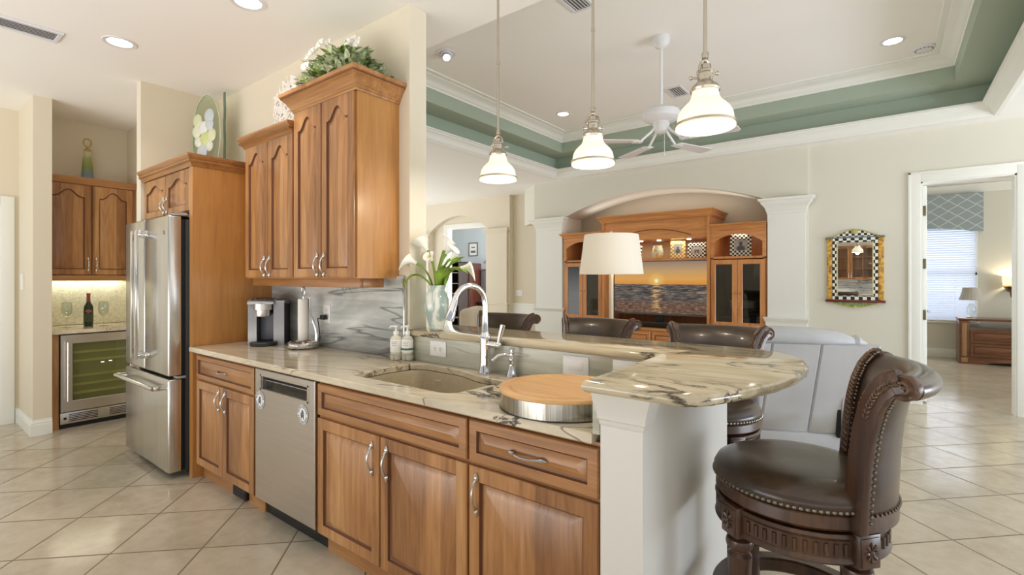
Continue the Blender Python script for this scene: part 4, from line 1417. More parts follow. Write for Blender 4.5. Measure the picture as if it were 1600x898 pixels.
def big_leaf(name, pts, width, mat, parent, fold=0.25, wave=0.0):
    """a leaf blade swept along pts with a raised pair of halves"""
    P = [Vector(p) for p in pts]
    n = len(P)
    mb = MB()
    loops = []
    for i in range(n):
        s = i / (n - 1)
        d = (P[min(i + 1, n - 1)] - P[max(i - 1, 0)]).normalized()
        side = d.cross(Vector((0, 0, 1)))
        if side.length < 1e-4: side = Vector((1, 0, 0))
        side.normalize()
        up = side.cross(d).normalized()
        w = width * (sin(pi * min(1.0, s * 0.93 + 0.05)) ** 0.8)
        row = []
        for q in (-1, -0.5, 0, 0.5, 1):
            row.append(tuple(P[i] + side * (w * q) + up * (fold * w * abs(q) + wave * w * sin(s * 14 + q * 3))))
        loops.append(row)
    mb.rings(loops, False, False, closed=False)
    o = mb.build(name, mat, parent, angle=80)
    md = o.modifiers.new('thick', 'SOLIDIFY'); md.thickness = 0.0012
    return o
big_leaf('leaf', bez(P3(-0.02, 0, 0.0), P3(-0.13, -0.03, 0.16), P3(-0.185, -0.05, 0.0), 12), 0.045, leaf_green, t)
big_leaf('leaf', bez(P3(0.02, 0, 0.0), P3(0.06, -0.04, 0.17), P3(0.19, -0.05, 0.09), 12), 0.085, leaf_green, t, 0.15, 0.10)
big_leaf('leaf', bez(P3(0.02, 0.02, 0.0), P3(0.05, 0.05, 0.15), P3(0.16, 0.03, 0.19), 12), 0.075, leaf_green, t, 0.2, 0.08)
big_leaf('leaf', bez(P3(0.0, -0.02, 0.02), P3(0.03, -0.04, 0.13), P3(0.005, -0.10, 0.10), 10), 0.024, leaf_green, t)
big_leaf('leaf', bez(P3(0.01, 0.0, 0.0), P3(0.05, 0.0, 0.10), P3(0.03, 0.06, 0.14), 10), 0.03, leaf_green, t)

# ------------------------------------------------------------------ on top of the cabinets
# basket plant
cx, cy, cz = -2.66, 1.76, 2.445
ZTOP = 2.539
t = thing('potted_plant', 'basket of variegated leaves and white flowers on top of the tall wall cabinet', 'plant', (cx, cy, ZTOP))
MB().lathe([(0, ZTOP), (0.09, ZTOP), (0.115, ZTOP + 0.10), (0.12, ZTOP + 0.13), (0.108, ZTOP + 0.13), (0.10, ZTOP + 0.10), (0, ZTOP + 0.09)], (cx, cy, 0), 24).build('basket', basket, t)
def leaf_cluster(name, mat, n, spread, size, zlo, zhi, seed, pitch=(0.0, 1.2)):
    rnd = random.Random(seed)
    mb = MB()
    for i in range(n):
        a = rnd.uniform(0, 2 * pi)
        ra = spread * sqrt(rnd.uniform(0.12, 1.0))
        ex, ey = ra * cos(a) * 1.0, ra * sin(a) * 0.55
        h = zlo + (zhi - zlo) * (1 - (ra / spread) ** 2) * rnd.uniform(0.5, 1.05) + rnd.uniform(-0.03, 0.02)
        c = Vector((cx + ex, min(cy + ey, 1.895), max(ZTOP + h, ZTOP + 0.012) if (abs(ex) < 0.33 and ey > -0.17) else ZTOP + h))
        d = Vector((cos(a) * 0.9, sin(a) * 0.6, rnd.uniform(-0.35, 0.9))).normalized()
        L = size * rnd.uniform(0.8, 1.5); w = L * rnd.uniform(0.13, 0.19)
        side = d.cross(Vector((rnd.uniform(-.4, .4), rnd.uniform(-.4, .4), 1))).normalized()
        up = side.cross(d)
        p = [c - d * L * 0.5, c - d * L * 0.15, c + d * L * 0.2, c + d * L * 0.5 - up * L * 0.15]
        l = [p[1] + side * w + up * w * 0.3, p[2] + side * w * 0.8 + up * w * 0.2]
        r = [p[1] - side * w + up * w * 0.3, p[2] - side * w * 0.8 + up * w * 0.2]
        V = [mb.v(tuple(q)) for q in p]; Lv = [mb.v(tuple(q)) for q in l]; Rv = [mb.v(tuple(q)) for q in r]
        for f in ((V[0], Lv[0], V[1]), (V[1], Lv[0], Lv[1], V[2]), (V[2], Lv[1], V[3]), (V[0], V[1], Rv[0]), (V[1], V[2], Rv[1], Rv[0]), (V[2], V[3], Rv[1])):
            mb.face(list(f))
    for v in mb.bm.verts:
        if v.co.y > 1.915: v.co.y = 1.915
        v.co.z = max(v.co.z, ZTOP + 0.004)
    o = mb.build(name, mat, t, angle=80)
    o['kind'] = 'stuff'
    return o
leaf_cluster('foliage', leaf_green, 240, 0.25, 0.10, 0.05, 0.25, 3)
leaf_cluster('foliage', leaf_dark, 300, 0.36, 0.105, -0.01, 0.24, 5)
leaf_cluster('foliage', plain('leaf_pale', (196, 200, 168), 0.5, var=0.2, vscale=40), 260, 0.36, 0.10, -0.01, 0.26, 9)
def blossom(x, y, z, r):
    mb = MB()
    for k in range(6):
        a = 2 * pi * k / 6
        mb.ball((x + r * 0.62 * cos(a), y + r * 0.3 * sin(a) - 0.01, z + r * 0.62 * sin(a)), r * 0.36, (1, 0.6, 1), 8)
    mb.ball((x, y - 0.02, z), r * 0.22, (1, 1, 1), 8)
    mb.build('flower', petal_white, t)
for q in ((-0.20, -0.08, 0.21, 0.030), (-0.17, -0.12, 0.24, 0.028), (-0.245, -0.05, 0.22, 0.024), (-0.13, -0.10, 0.275, 0.032), (-0.06, -0.11, 0.295, 0.036), (-0.02, -0.08, 0.30, 0.03), (-0.10, -0.14, 0.24, 0.03),
          (0.06, 0.02, 0.31, 0.032), (0.11, 0.0, 0.31, 0.036), (0.15, 0.0, 0.285, 0.036), (0.18, -0.02, 0.255, 0.03), (0.13, -0.05, 0.27, 0.028), (-0.11, -0.17, 0.13, 0.034), (-0.15, -0.16, 0.15, 0.026), (-0.30, -0.14, 0.05, 0.022)):
    blossom(cx + q[0], cy + q[1], ZTOP + q[2] * 0.88, q[3])

# white coral-like plaque behind the crown
t = thing('wall_plaque', 'round white carved flower plaque standing on the shorter wall cabinet', 'decoration', (-3.46, 1.86, 2.384))
mb = MB()
pcx, pcz, pr = -3.46, 2.616, 0.232
mb.lathe([(0, 0), (pr, 0), (pr, 0.02), (pr * 0.9, 0.035), (0, 0.035)], n=40, mp=lambda a, b, c: (pcx + a, 1.89 - c, pcz + b))
mb.build('disc', plain('plaque_white', (238, 234, 226), 0.7), t)
rnd = random.Random(4)
mb = MB()
for i in range(340):
    a = rnd.uniform(0, 2 * pi); rr = pr * sqrt(rnd.uniform(0, 1.0))
    x, z = pcx + rr * cos(a), pcz + rr * sin(a)
    q = rnd.uniform(0, pi)
    mb2 = rnd.uniform(0.016, 0.03)
    M = Matrix.Translation((x, 1.845 + 0.012 * rnd.random(), z)) @ Matrix.Rotation(q, 4, 'Y') @ Matrix.Rotation(rnd.uniform(-.8, .8), 4, 'X')
    sub = []
    for k in range(6):
        th = pi * k / 5
        sub.append((mb2 * sin(th) * 0.55, mb2 * -cos(th)))
    loops = []
    for r_, h_ in sub:
        loops.append([tuple(M @ Vector((max(r_, 1e-4) * cos(2 * pi * j / 6), max(r_, 1e-4) * 0.35 * sin(2 * pi * j / 6), h_))) for j in range(6)])
    mb.rings(loops)
o = mb.build('petals', plain('plaque_petal', (244, 240, 232), 0.7), t)
o['kind'] = 'stuff'

# oval glass platter on the refrigerator cabinet
zc = 2.250
t = thing('glass_sculpture', 'oval clear glass panel with green and blue fused discs above the refrigerator', 'decoration', (-4.53, 1.74, zc))
rot = Matrix.Translation((-4.56, 1.72, zc)) @ Matrix.Rotation(radians(12), 4, 'Z')
def gp(u, v, n): return tuple(rot @ Vector((u, -n, v)))
pts = []
for k in range(44):
    a = 2 * pi * k / 44
    u, v = 0.185 * cos(a), 0.335 + 0.345 * sin(a)
    if v < 0.0: v = 0.0
    pts.append((u, v))
mb = MB()
mb.prism(pts, gp, 0, 0.014, 0.003)
mb.build('glass_panel', clear('platter_glass', (240, 247, 238), 1.0, 0.04), t)
mb = MB()
mb.tube([gp(u * 1.0, max(v, 0.006), 0.007) for u, v in pts], 0.0055, 8, closed=True)
mb.build('rim', plain('glass_edge', (190, 206, 178), 0.1), t)
for (u, v, r, c) in ((-0.10, 0.47, 0.058, (196, 206, 140)), (-0.11, 0.38, 0.055, (214, 218, 178)), (-0.02, 0.40, 0.058, (226, 228, 222)), (0.055, 0.49, 0.062, (174, 190, 200)), (0.06, 0.42, 0.05, (176, 192, 202)),
                     (0.0, 0.31, 0.062, (186, 202, 96)), (0.085, 0.33, 0.055, (206, 214, 150)), (-0.04, 0.20, 0.066, (172, 188, 198)), (0.06, 0.24, 0.045, (214, 222, 200)), (-0.09, 0.29, 0.045, (216, 222, 190))):
    mb = MB()
    mb.lathe([(0, 0.012), (r, 0.012), (r, 0.020), (r * 0.75, 0.030), (r * 0.3, 0.034), (0, 0.035)], n=24, mp=lambda a, b, c_: tuple(Vector(gp(u + a, v + b, c_))))
    mb.build('fused_disc', plain('disc_%d' % int(r * 1000 + v * 777), tuple(0.6 * q + 0.4 * 228 for q in c), 0.12), t)
t = thing('glass_strip', 'tall narrow wavy green glass strip in the corner above the refrigerator', 'decoration', (-4.44, 1.80, zc))
mb = MB()
loops = []
for k in range(15):
    z = zc + 0.70 * k / 14
    w = 0.004 * sin(k * 1.3)
    loops.append([(-4.445 + w, 1.80, z), (-4.425 + w, 1.80, z), (-4.425 + w, 1.812, z), (-4.445 + w, 1.812, z)])
mb.rings(loops)
mb.build('strip', plain('glass_green', (108, 128, 112), 0.1), t)

# tapered art-glass vase over the nook
sx, sy, sz = -6.50, 1.34, 2.388
t = thing('art_glass_vase', 'tapered green and blue art-glass vase with a ring neck above the nook cabinet', 'vase', (sx, sy, sz))
m = NT('art_glass')
x, y, z = m.sep(m.coord())
n_ = m.math('ADD', m.math('MULTIPLY', z, 3.2), m.math('MULTIPLY', m.noise(m.coord((20, 20, 2)), 2, 3), 0.35))
m.l(m.ramp(n_, [(0.12, (150, 160, 176)), (0.35, (112, 130, 150)), (0.62, (126, 142, 72)), (0.9, (150, 158, 96)), (1.0, (196, 190, 152))]), m.b.inputs['Base Color'])
m.b.inputs['Roughness'].default_value = 0.08
loops = []
for w, h in ((0.052, 0.0), (0.05, 0.02), (0.042, 0.15), (0.032, 0.285), (0.030, 0.30)):
    loops.append([(sx + 0.5 * w * cos(a), sy + w * sin(a), sz + h) for a in [2 * pi * k / 24 for k in range(24)]])
mb = MB(); mb.rings(loops); mb.build('glass_body', m.m, t)
mb = MB()
mb.tube([(sx, sy + 0.032 * sin(a), sz + 0.382 - 0.040 * cos(a)) for a in [0.0 + 2 * pi * k / 20 for k in range(20)]], 0.006, 8, closed=True)
mb.lathe([(0.03, 0.298), (0.032, 0.305), (0.012, 0.325), (0.008, 0.345), (0, 0.347)], (sx, sy, sz), 16)
mb.build('ring_neck', plain('amber_glass', (176, 152, 84), 0.12), t)

# ================================================================== lamps, fan and ceiling fittings
shade_glow = NT('pendant_opal_glass')
shade_glow.b.inputs['Base Color'].default_value = lin((250, 244, 226))
shade_glow.b.inputs['Emission Color'].default_value = lin((255, 240, 208))
shade_glow.b.inputs['Emission Strength'].default_value = 0.42
shade_glow.b.inputs['Roughness'].default_value = 0.2
bulb_glow = glow('bulb_glow', (255, 246, 226), 4.0)
def make_pendant(label):
    """bell shade pendant; origin on the lower rim's axis at the rim"""
    t = thing('pendant_lamp', label, 'pendant lamp', (0, 0, 0), group='pendant lamps over the bar')
    prof = [(0.100, 0.0), (0.1005, 0.006), (0.0955, 0.018), (0.094, 0.035), (0.091, 0.05), (0.083, 0.066), (0.068, 0.082), (0.055, 0.094), (0.048, 0.108), (0.045, 0.122), (0.044, 0.135)]
    inner = [(r - 0.003, h) for r, h in reversed(prof)]
    mb = MB(); mb.lathe(prof + inner, n=48, caps=False)
    mb.build('shade', shade_glow.m, t, local=True)
    mb = MB(); mb.lathe([(0.0995, 0.008), (0.1035, 0.009), (0.1035, 0.015), (0.0985, 0.018), (0.0975, 0.014), (0.0995, 0.008)], n=48, caps=False)
    mb.build('rim_band', nickel, t, local=True)
    mb = MB(); mb.lathe([(0.0, 0.128), (0.049, 0.128), (0.051, 0.135), (0.044, 0.148), (0.034, 0.156), (0.026, 0.166), (0.026, 0.190), (0.029, 0.194), (0.029, 0.200), (0.021, 0.206), (0.019, 0.222), (0.0, 0.224)], n=32)
    mb.build('socket_cap', nickel, t, local=True)
    for k in range(3):
        mb = MB()
        a = 2 * pi * k / 3 + 0.5
        c_, s_ = cos(a), sin(a)
        mb.tube([(0.024 * c_, 0.024 * s_, 0.176), (0.046 * c_, 0.046 * s_, 0.176)], 0.0035, 8)
        mb.ball((0.05 * c_, 0.05 * s_, 0.176), 0.0075, n=8)
        mb.build('thumb_screw', nickel, t, local=True)
    mb = MB()
    ar = [(0.032 * cos(a), 0.0, 0.196 + 0.042 * sin(a)) for a in [pi * k / 14 for k in range(15)]]
    mb.tube(ar, 0.0045, 8)
    mb.ball((0, 0, 0.238), 0.010, n=10)
    mb.build('yoke', nickel, t, local=True)
    mb = MB()
    mb.tube([(0, 0, 0.235), (0, 0, 1.075)], 0.0065, 12)
    mb.lathe([(0.0, 0.245), (0.011, 0.246), (0.012, 0.262), (0.008, 0.27), (0, 0.271)], n=16)
    mb.lathe([(0.0, 0.62), (0.0085, 0.621), (0.0085, 0.64), (0, 0.641)], n=16)
    mb.build('rod', nickel, t, local=True)
    mb = MB(); mb.lathe([(0, 1.07), (0.06, 1.073), (0.062, 1.085), (0, 1.085)], n=32)
    mb.build('canopy', nickel, t, local=True)
    mb = MB(); mb.ball((0, 0, 0.055), 0.030, (1, 1, 1.25), 16)
    mb.build('bulb', bulb_glow, t, local=True)
    return t
def pendant_light(x, y, z):
    d = bpy.data.lights.new('pendant_bulb_light', 'POINT')
    d.energy = 5.5; d.color = (1.0, 0.88, 0.70); d.shadow_soft_size = 0.035
    o = bpy.data.objects.new('pendant_bulb_light', d); COL.objects.link(o)
    o.location = (x, y, z)
p0 = make_pendant('left pendant lamp with white bell glass shade, nearest the kitchen wall')
spots = [(-1.674, 2.056, 1.915, None), (-1.096, 2.046, 1.915, 'middle pendant lamp with white bell glass shade, left of the ceiling fan'), (-0.516, 1.79, 1.915, 'right pendant lamp with white bell glass shade over the round bar end')]
for i, (x, y, z, lb) in enumerate(spots):
    if i == 0:
        p0.location = (x, y, z)
    else:
        dup(p0, (x, y, z), 0.6 * i, lb)
    pendant_light(x, y, z - 0.004)

# ceiling fan
hx, hy = -1.632, 4.33
t = thing('ceiling_fan', 'white ceiling fan hanging on a rod from the tray ceiling', 'ceiling fan', (hx, hy, 2.62))
MB().lathe([(0, 3.559), (0.075, 3.559), (0.078, 3.54), (0.072, 3.50), (0.05, 3.47), (0.022, 3.455), (0, 3.453)], (hx, hy, 0), 32).build('canopy', white_enamel, t)
MB().tube([(hx, hy, 3.47), (hx, hy, 2.93)], 0.014, 16).build('rod', white_enamel, t)
MB().lathe([(0, 2.945), (0.03, 2.94), (0.06, 2.925), (0.12, 2.91), (0.158, 2.885), (0.168, 2.855), (0.160, 2.825), (0.125, 2.800), (0.07, 2.79), (0.065, 2.775), (0, 2.775)], (hx, hy, 0), 40).build('motor', white_enamel, t)
MB().lathe([(0, 2.78), (0.07, 2.78), (0.073, 2.765), (0.065, 2.745), (0.06, 2.72), (0.045, 2.70), (0.02, 2.69), (0, 2.689)], (hx, hy, 0), 32).build('switch_housing', white_enamel, t)
MB().tube([(hx + 0.03, hy, 2.70), (hx + 0.03, hy, 2.50)], 0.0022, 6).ball((hx + 0.03, hy, 2.495), 0.008, (1, 1, 1.6), 8).build('pull_chain', white_enamel, t)
for deg in (145, 70, 0, 217):
    a = radians(deg)
    M = Matrix.Translation((hx, hy, 2.615)) @ Matrix.Rotation(a, 4, 'Z')
    mb = MB()
    mb.tube([(0.045, 0, 0.145), (0.09, 0, 0.09), (0.20, 0, -0.005)], [0.012, 0.011, 0.010], 8)
    mb.box(0.17, 0.26, -0.035, 0.035, -0.006, 0.002, 0.003)
    mb.xform(M)
    b = None
    br = mb.build('blade_iron', white_enamel, t)
    mb = MB()
    pts = smooth_poly([(0.20, -0.055), (0.635, -0.075), (0.655, -0.05), (0.655, 0.05), (0.635, 0.075), (0.20, 0.055)], 0.03)
    mb.prism(pts, XY, 0.0, 0.008, 0.002)
    mb.xform(M @ Matrix.Translation((0, 0, 0.003)) @ Matrix.Rotation(radians(-4), 4, 'X'))
    mb.build('blade', white_enamel, t)

# recessed lights
def can(label, x, y, z, power, r=0.075, ang=62):
    t = thing('recessed_light', label, 'ceiling light', (x, y, z - 0.008), group='recessed ceiling lights')
    MB().lathe([(r - 0.004, -0.004), (r + 0.020, -0.006), (r + 0.022, -0.001), (r - 0.004, -0.001), (r - 0.004, -0.004)], (x, y, z), 36, caps=False).build('trim_ring', white_enamel, t)
    MB().lathe([(0, -0.003), (r - 0.004, -0.003), (r - 0.004, -0.0012), (0, -0.0012)], (x, y, z), 36).build('lens', lamp_glow, t)
    d = bpy.data.lights.new('recessed_light_beam', 'SPOT')
    d.energy = power; d.spot_size = radians(130); d.spot_blend = 0.8; d.shadow_soft_size = 0.06; d.color = (1.0, 0.93, 0.82)
    o = bpy.data.objects.new('recessed_light_beam', d); COL.objects.link(o)
    o.location = (x, y, z - 0.02)
can('round recessed light in the kitchen ceiling in front of the refrigerator wall', -4.175, 1.031, ZS, 26)
can('round recessed light at the top edge of the picture in the kitchen ceiling', -2.971, 1.338, ZS, 26)
can('round recessed light in the tray ceiling left of the ceiling fan', -3.423, 5.567, ZT, 22)
can('round recessed light in the tray ceiling at the right, beside the small round detector', 0.023, 5.696, ZT, 22)
# adjustable eyeball light
x, y, z = -3.396, 3.375, ZT
t = thing('eyeball_light', 'tilted eyeball spotlight in the tray ceiling near the kitchen wall end', 'ceiling light', (x, y, z - 0.05))
MB().lathe([(0.058, -0.004), (0.095, -0.007), (0.097, -0.001), (0.058, -0.001), (0.058, -0.004)], (x, y, z), 36, caps=False).build('trim_ring', white_enamel, t)
mb = MB(); mb.ball((x, y, z - 0.012), 0.058, (1, 1, 0.9), 20); mb.build('eyeball', white_enamel, t)
M = Matrix.Translation((x, y, z - 0.012)) @ Vector((0.5, -0.35, -0.8)).normalized().to_track_quat('Z', 'Y').to_matrix().to_4x4()
mb = MB(); mb.lathe([(0, 0.050), (0.036, 0.050), (0.036, 0.058), (0, 0.058)], n=24); mb.xform(M); mb.build('lens', lamp_glow, t)
mb = MB(); mb.lathe([(0.036, 0.046), (0.043, 0.046), (0.043, 0.060), (0.036, 0.060), (0.036, 0.046)], n=24, caps=False); mb.xform(M); mb.build('lens_ring', grey_plastic, t)
# round speaker
x, y = 0.258, 6.033
t = thing('smoke_detector', 'small round white slotted disc on the tray ceiling in the right corner', 'smoke detector', (x, y, ZT - 0.03))
MB().lathe([(0, 0), (0.085, 0), (0.082, -0.018), (0.06, -0.028), (0, -0.03)], (x, y, ZT), 36).build('case', white_enamel, t)
mb = MB()
for k in range(14):
    a = 2 * pi * k / 14
    mb.box(-0.008, 0.008, 0.058, 0.070, -0.0275, -0.024)
    mb.xform(Matrix.Rotation(2 * pi / 14, 4, 'Z'))
mb.xform(Matrix.Translation((x, y, ZT))); mb.build('slots', grey_ink, t)
# air registers
def register(label, x, y, z, w, d, rz, n, slope=1):
    t = thing('air_register', label, 'vent', (x, y, z - 0.012), rz)
    mb = MB()
    mb.slab([(-w / 2, -d / 2), (w / 2, -d / 2), (w / 2, d / 2), (-w / 2, d / 2)], [[(-w / 2 + .025, -d / 2 + .025), (w / 2 - .025, -d / 2 + .025), (w / 2 - .025, d / 2 - .025), (-w / 2 + .025, d / 2 - .025)]], -0.001, 0.011, 0.002)
    mb.build('frame', white_enamel, t, local=True)
    mb = MB().box(-w / 2 + .02, w / 2 - .02, -d / 2 + .02, d / 2 - .02, 0.009, 0.0115)
    mb.build('backing', grey_ink, t, local=True)
    mb = MB()
    for i in range(n):
        q = -d / 2 + .03 + (d - .06) * (i + 0.5) / n
        h = (d - .06) / n * 0.42
        mb.rings([[(e, q - h, 0.0), (e, q - h + 0.003, -0.001), (e, q + h, 0.008), (e, q + h - 0.003, 0.009)] for e in (-w / 2 + .022, w / 2 - .022)])
    mb.build('louvres', white_enamel, t, local=True)
register('small square air register in the tray ceiling behind the fan rod', -1.955, 5.69, ZT, 0.34, 0.19, pi / 2, 5)
register('air register in the tray ceiling at the top edge behind the middle pendant rod', -1.95, 3.33, ZT, 0.34, 0.19, pi / 2, 5)
register('long slotted air register in the kitchen ceiling at the upper left', -4.41, 0.44, ZS, 0.66, 0.20, pi / 2, 6)

# ================================================================== bar stools
def make_stool(label):
    """swivel bar stool, facing local -Y, origin on the floor under the seat"""
    t = thing('bar_stool', label, 'bar stool', (0, 0, 0), group='bar stools round the raised bar')
    R = 0.232
    # legs with carved blocks
    for k in range(4):
        a = pi / 4 + k * pi / 2
        lx, ly = 0.212 * cos(a), 0.212 * sin(a)
        mb = MB()
        prof = [(0, 0.0), (0.018, 0.0), (0.022, 0.012), (0.017, 0.03), (0.020, 0.045), (0.024, 0.10), (0.0285, 0.315), (0.032, 0.322), (0.032, 0.388), (0.029, 0.395), (0.030, 0.42), (0.034, 0.50), (0.036, 0.535), (0.027, 0.545), (0.027, 0.552), (0.037, 0.56), (0.040, 0.572), (0.037, 0.584), (0.026, 0.590), (0.030, 0.598), (0.034, 0.604), (0, 0.605)]
        mb.lathe(prof, (lx, ly, 0), 20)
        leg = mb.build('leg', dark_wood, t, local=True)
        M = Matrix.Translation((0.226 * cos(a), 0.226 * sin(a), 0)) @ Matrix.Rotation(a - pi / 2, 4, 'Z')
        mb = MB()
        mb.box(-0.036, 0.036, -0.03, 0.024, 0.598, 0.692, 0.004)
        mb.box(-0.030, 0.030, 0.022, 0.027, 0.606, 0.684, 0.002)
        mb.ball((0, 0.027, 0.645), 0.008, n=8)
        for j in range(8):
            b = j * pi / 4
            u, v = 0.017 * cos(b), 0.021 * sin(b)
            mb.tube([(0.35 * u, 0.028, 0.645 + 0.35 * v), (u, 0.029, 0.645 + v), (1.35 * u, 0.027, 0.645 + 1.35 * v)], [0.0025, 0.0055, 0.002], 6)
        mb.xform(M)
        mb.build('carved_block', dark_wood, leg, local=True)
    # fluted apron ring
    mb = MB()
    mb.lathe([(0.19, 0.605), (R + 0.004, 0.605), (R + 0.010, 0.612), (R + 0.004, 0.620), (R, 0.624), (R, 0.668), (R + 0.004, 0.672), (R + 0.010, 0.680), (R + 0.004, 0.688), (0.19, 0.688), (0.19, 0.605)], n=64, caps=False)
    for k in range(4):
        for j in range(11):
            a = pi / 4 + k * pi / 2 + 0.24 + (pi / 2 - 0.48) * j / 10
            c_, s_ = cos(a), sin(a)
            mb.tube([((R + 0.001) * c_, (R + 0.001) * s_, 0.630), ((R + 0.001) * c_, (R + 0.001) * s_, 0.662)], 0.0062, 6)
    mb.build('apron', dark_wood, t, local=True)
    mb = MB()
    mb.lathe([(0.205, 0.330), (0.245, 0.330), (0.250, 0.337), (0.250, 0.372), (0.245, 0.379), (0.205, 0.379), (0.200, 0.372), (0.200, 0.337), (0.205, 0.330)], n=64, caps=False)
    mb.build('footrest', dark_wood, t, local=True)
    # swivel seat
    mb = MB()
    mb.lathe([(0.0, 0.690), (0.222, 0.690), (R + 0.002, 0.696), (R + 0.008, 0.704), (R + 0.006, 0.735), (R + 0.010, 0.741), (0.20, 0.744), (0.0, 0.744)], n=64)
    mb.build('seat_frame', dark_wood, t, local=True)
    mb = MB()
    mb.lathe([(0.0, 0.741), (R + 0.006, 0.741), (R + 0.013, 0.752), (R + 0.013, 0.770), (R + 0.002, 0.790), (R - 0.028, 0.806), (R - 0.075, 0.813), (0.08, 0.812), (0.0, 0.811)], n=64)
    mb.build('seat', leather_brown, t, local=True)
    mb = MB()
    nb = 96
    for j in range(nb):
        a = 2 * pi * j / nb
        if abs((a - pi / 2 + pi) % (2 * pi) - pi) < 0.62: continue
        mb.ball(((R + 0.0125) * cos(a), (R + 0.0125) * sin(a), 0.751), 0.0058, n=6)
    mb.build('nailhead_trim', nail_brass, t, local=True)
    # wrapped, out-rolling back
    PH = radians(50)
    prof = [(0.232, 0.700), (0.234, 0.79), (0.240, 0.89), (0.251, 0.98), (0.266, 1.045), (0.287, 1.09), (0.312, 1.116), (0.336, 1.126)]
    def pr(h):      # (r, z) along the back, h in 0..1
        f = h * (len(prof) - 1); i = min(int(f), len(prof) - 2); s = f - i
        return (prof[i][0] * (1 - s) + prof[i + 1][0] * s, prof[i][1] * (1 - s) + prof[i + 1][1] * s)
    def bp(ph, h, d=0.0):
        """point on the back: ph round the seat from the rear, h up the back, d outwards"""
        r, z = pr(h)
        r2, z2 = pr(min(h + 0.02, 1.0)); r1, z1 = pr(max(h - 0.02, 0.0))
        tx, tz = r2 - r1, z2 - z1
        q = sqrt(tx * tx + tz * tz); nx, nz = tz / q, -tx / q
        # the plan flattens towards the top
        flat = 0.45 * h
        rr = r + nx * d
        k = ph
        x = rr * sin(k); y = rr * cos(k)
        yf = r * cos(PH) + (rr - r)
        y = y * (1 - flat) + (r * (0.5 + 0.5 * cos(PH)) + (rr - r) * 1.0) * flat
        w = 1.0 - 0.10 * h
        return (x * w, y, z + nz * d)
    NP, NH = 22, 22
    def shell(d0, d1, h0, h1, ph, mat, name, bulge=0.0):
        mb = MB()
        G = []
        for d in (d0, d1):
            g = []
            for i in range(NH + 1):
                h = h0 + (h1 - h0) * i / NH
                row = []
                for j in range(NP + 1):
                    s = -1 + 2 * j / NP
                    e = (1 - s ** 6) * (1 - (2 * i / NH - 1) ** 8)
                    dd = d + (bulge * e if d == d1 else -bulge * e)
                    row.append(mb.v(bp(s * ph, h, dd)))
                g.append(row)
            G.append(g)
        for g in G:
            for i in range(NH):
                for j in range(NP):
                    mb.face([g[i][j], g[i][j + 1], g[i + 1][j + 1], g[i + 1][j]])
        a, b = G
        for i in range(NH):
            mb.face([a[i][0], a[i + 1][0], b[i + 1][0], b[i][0]]); mb.face([a[i][NP], a[i + 1][NP], b[i + 1][NP], b[i][NP]])
        for j in range(NP):
            mb.face([a[0][j], a[0][j + 1], b[0][j + 1], b[0][j]]); mb.face([a[NH][j], a[NH][j + 1], b[NH][j + 1], b[NH][j]])
        return mb.build(name, mat, t, local=True)
    shell(-0.012, 0.020, 0.03, 1.0, PH, leather_brown, 'backrest', 0.007)
    # roll along the top
    mb = MB()
    path = []
    for j in range(NP + 1):
        s = -1 + 2 * j / NP
        p = bp(s * PH * 0.99, 1.0, 0.006)
        path.append((p[0], p[1] + 0.010, p[2] - 0.016))
    mb.tube(path, 0.028, 16)
    mb.build('top_roll', leather_brown, t, local=True)
    mb = MB()
    for d_ in (0.0,):
        rr = R + 0.006
        P = []
        for j in range(17):
            a = pi / 2 - PH - 0.06 + (2 * PH + 0.12) * j / 16
            P.append(a)
        mb.rings([[(rr * k_ * cos(a), rr * k_ * sin(a), z) for (k_, z) in ((1.0, 0.700), (1.085, 0.700), (1.085, 0.752), (1.0, 0.752))] for a in P])
    mb.build('back_rail', dark_wood, t, local=True)
    # side stiles with rope carving and scroll ends
    for sg in (-1, 1):
        mb = MB()
        loops = []
        for i in range(25):
            h = i / 24
            c = Vector(bp(sg * PH, h, 0.0)); o = Vector(bp(sg * PH, h, 0.03)); q = Vector(bp(sg * (PH + 0.05), h, 0.0))
            od = (o - c).normalized(); sd = (q - c).normalized()
            wd = 0.024 * (1 - 0.15 * h)
            loops.append([tuple(c + od * a + sd * b) for a, b in ((-0.026, -0.004), (-0.030, 0.010), (-0.026, wd), (0.0, wd + 0.003), (0.030, wd), (0.034, 0.010), (0.030, -0.004), (0.0, -0.008))])
        mb.rings(loops)
        st = mb.build('stile', dark_wood, t, local=True, angle=60)
        # scroll roundel on the outer side
        c = Vector(bp(sg * PH, 0.985, 0.0)); q = Vector(bp(sg * (PH + 0.05), 0.985, 0.0)); sd = (q - c).normalized()
        cen = c + Vector((0, 0.010, -0.016))
        Mx = Matrix.Translation(cen) @ sd.to_track_quat('Z', 'Y').to_matrix().to_4x4()
        mb = MB()
        mb.lathe([(0, -0.008), (0.030, -0.008), (0.033, 0.0), (0.033, 0.022), (0.029, 0.027), (0.024, 0.023), (0.020, 0.022), (0.016, 0.028), (0.011, 0.028), (0.008, 0.023), (0.0, 0.030)], n=24)
        mb.xform(Mx)
        mb.build('scroll', gilt_wood, st, local=True, angle=40)
        mb = MB()
        # rope moulding along the front edge
        for i in range(34):
            h = 0.05 + 0.87 * i / 33
            c = Vector(bp(sg * (PH + 0.030), h, -0.027))
            u = (Vector(bp(sg * (PH + 0.030), min(h + 0.02, 1), -0.027)) - c).normalized()
            q = Vector(bp(sg * (PH + 0.08), h, -0.027)) - c
            sd = q.normalized()
            mb.tube([tuple(c - sd * 0.008 - u * 0.007), tuple(c + sd * 0.008 + u * 0.007)], 0.0052, 6)
        mb.build('rope_carving', gilt_wood, st, local=True)
        # acanthus carving on the outer side of the stile
        mb = MB()
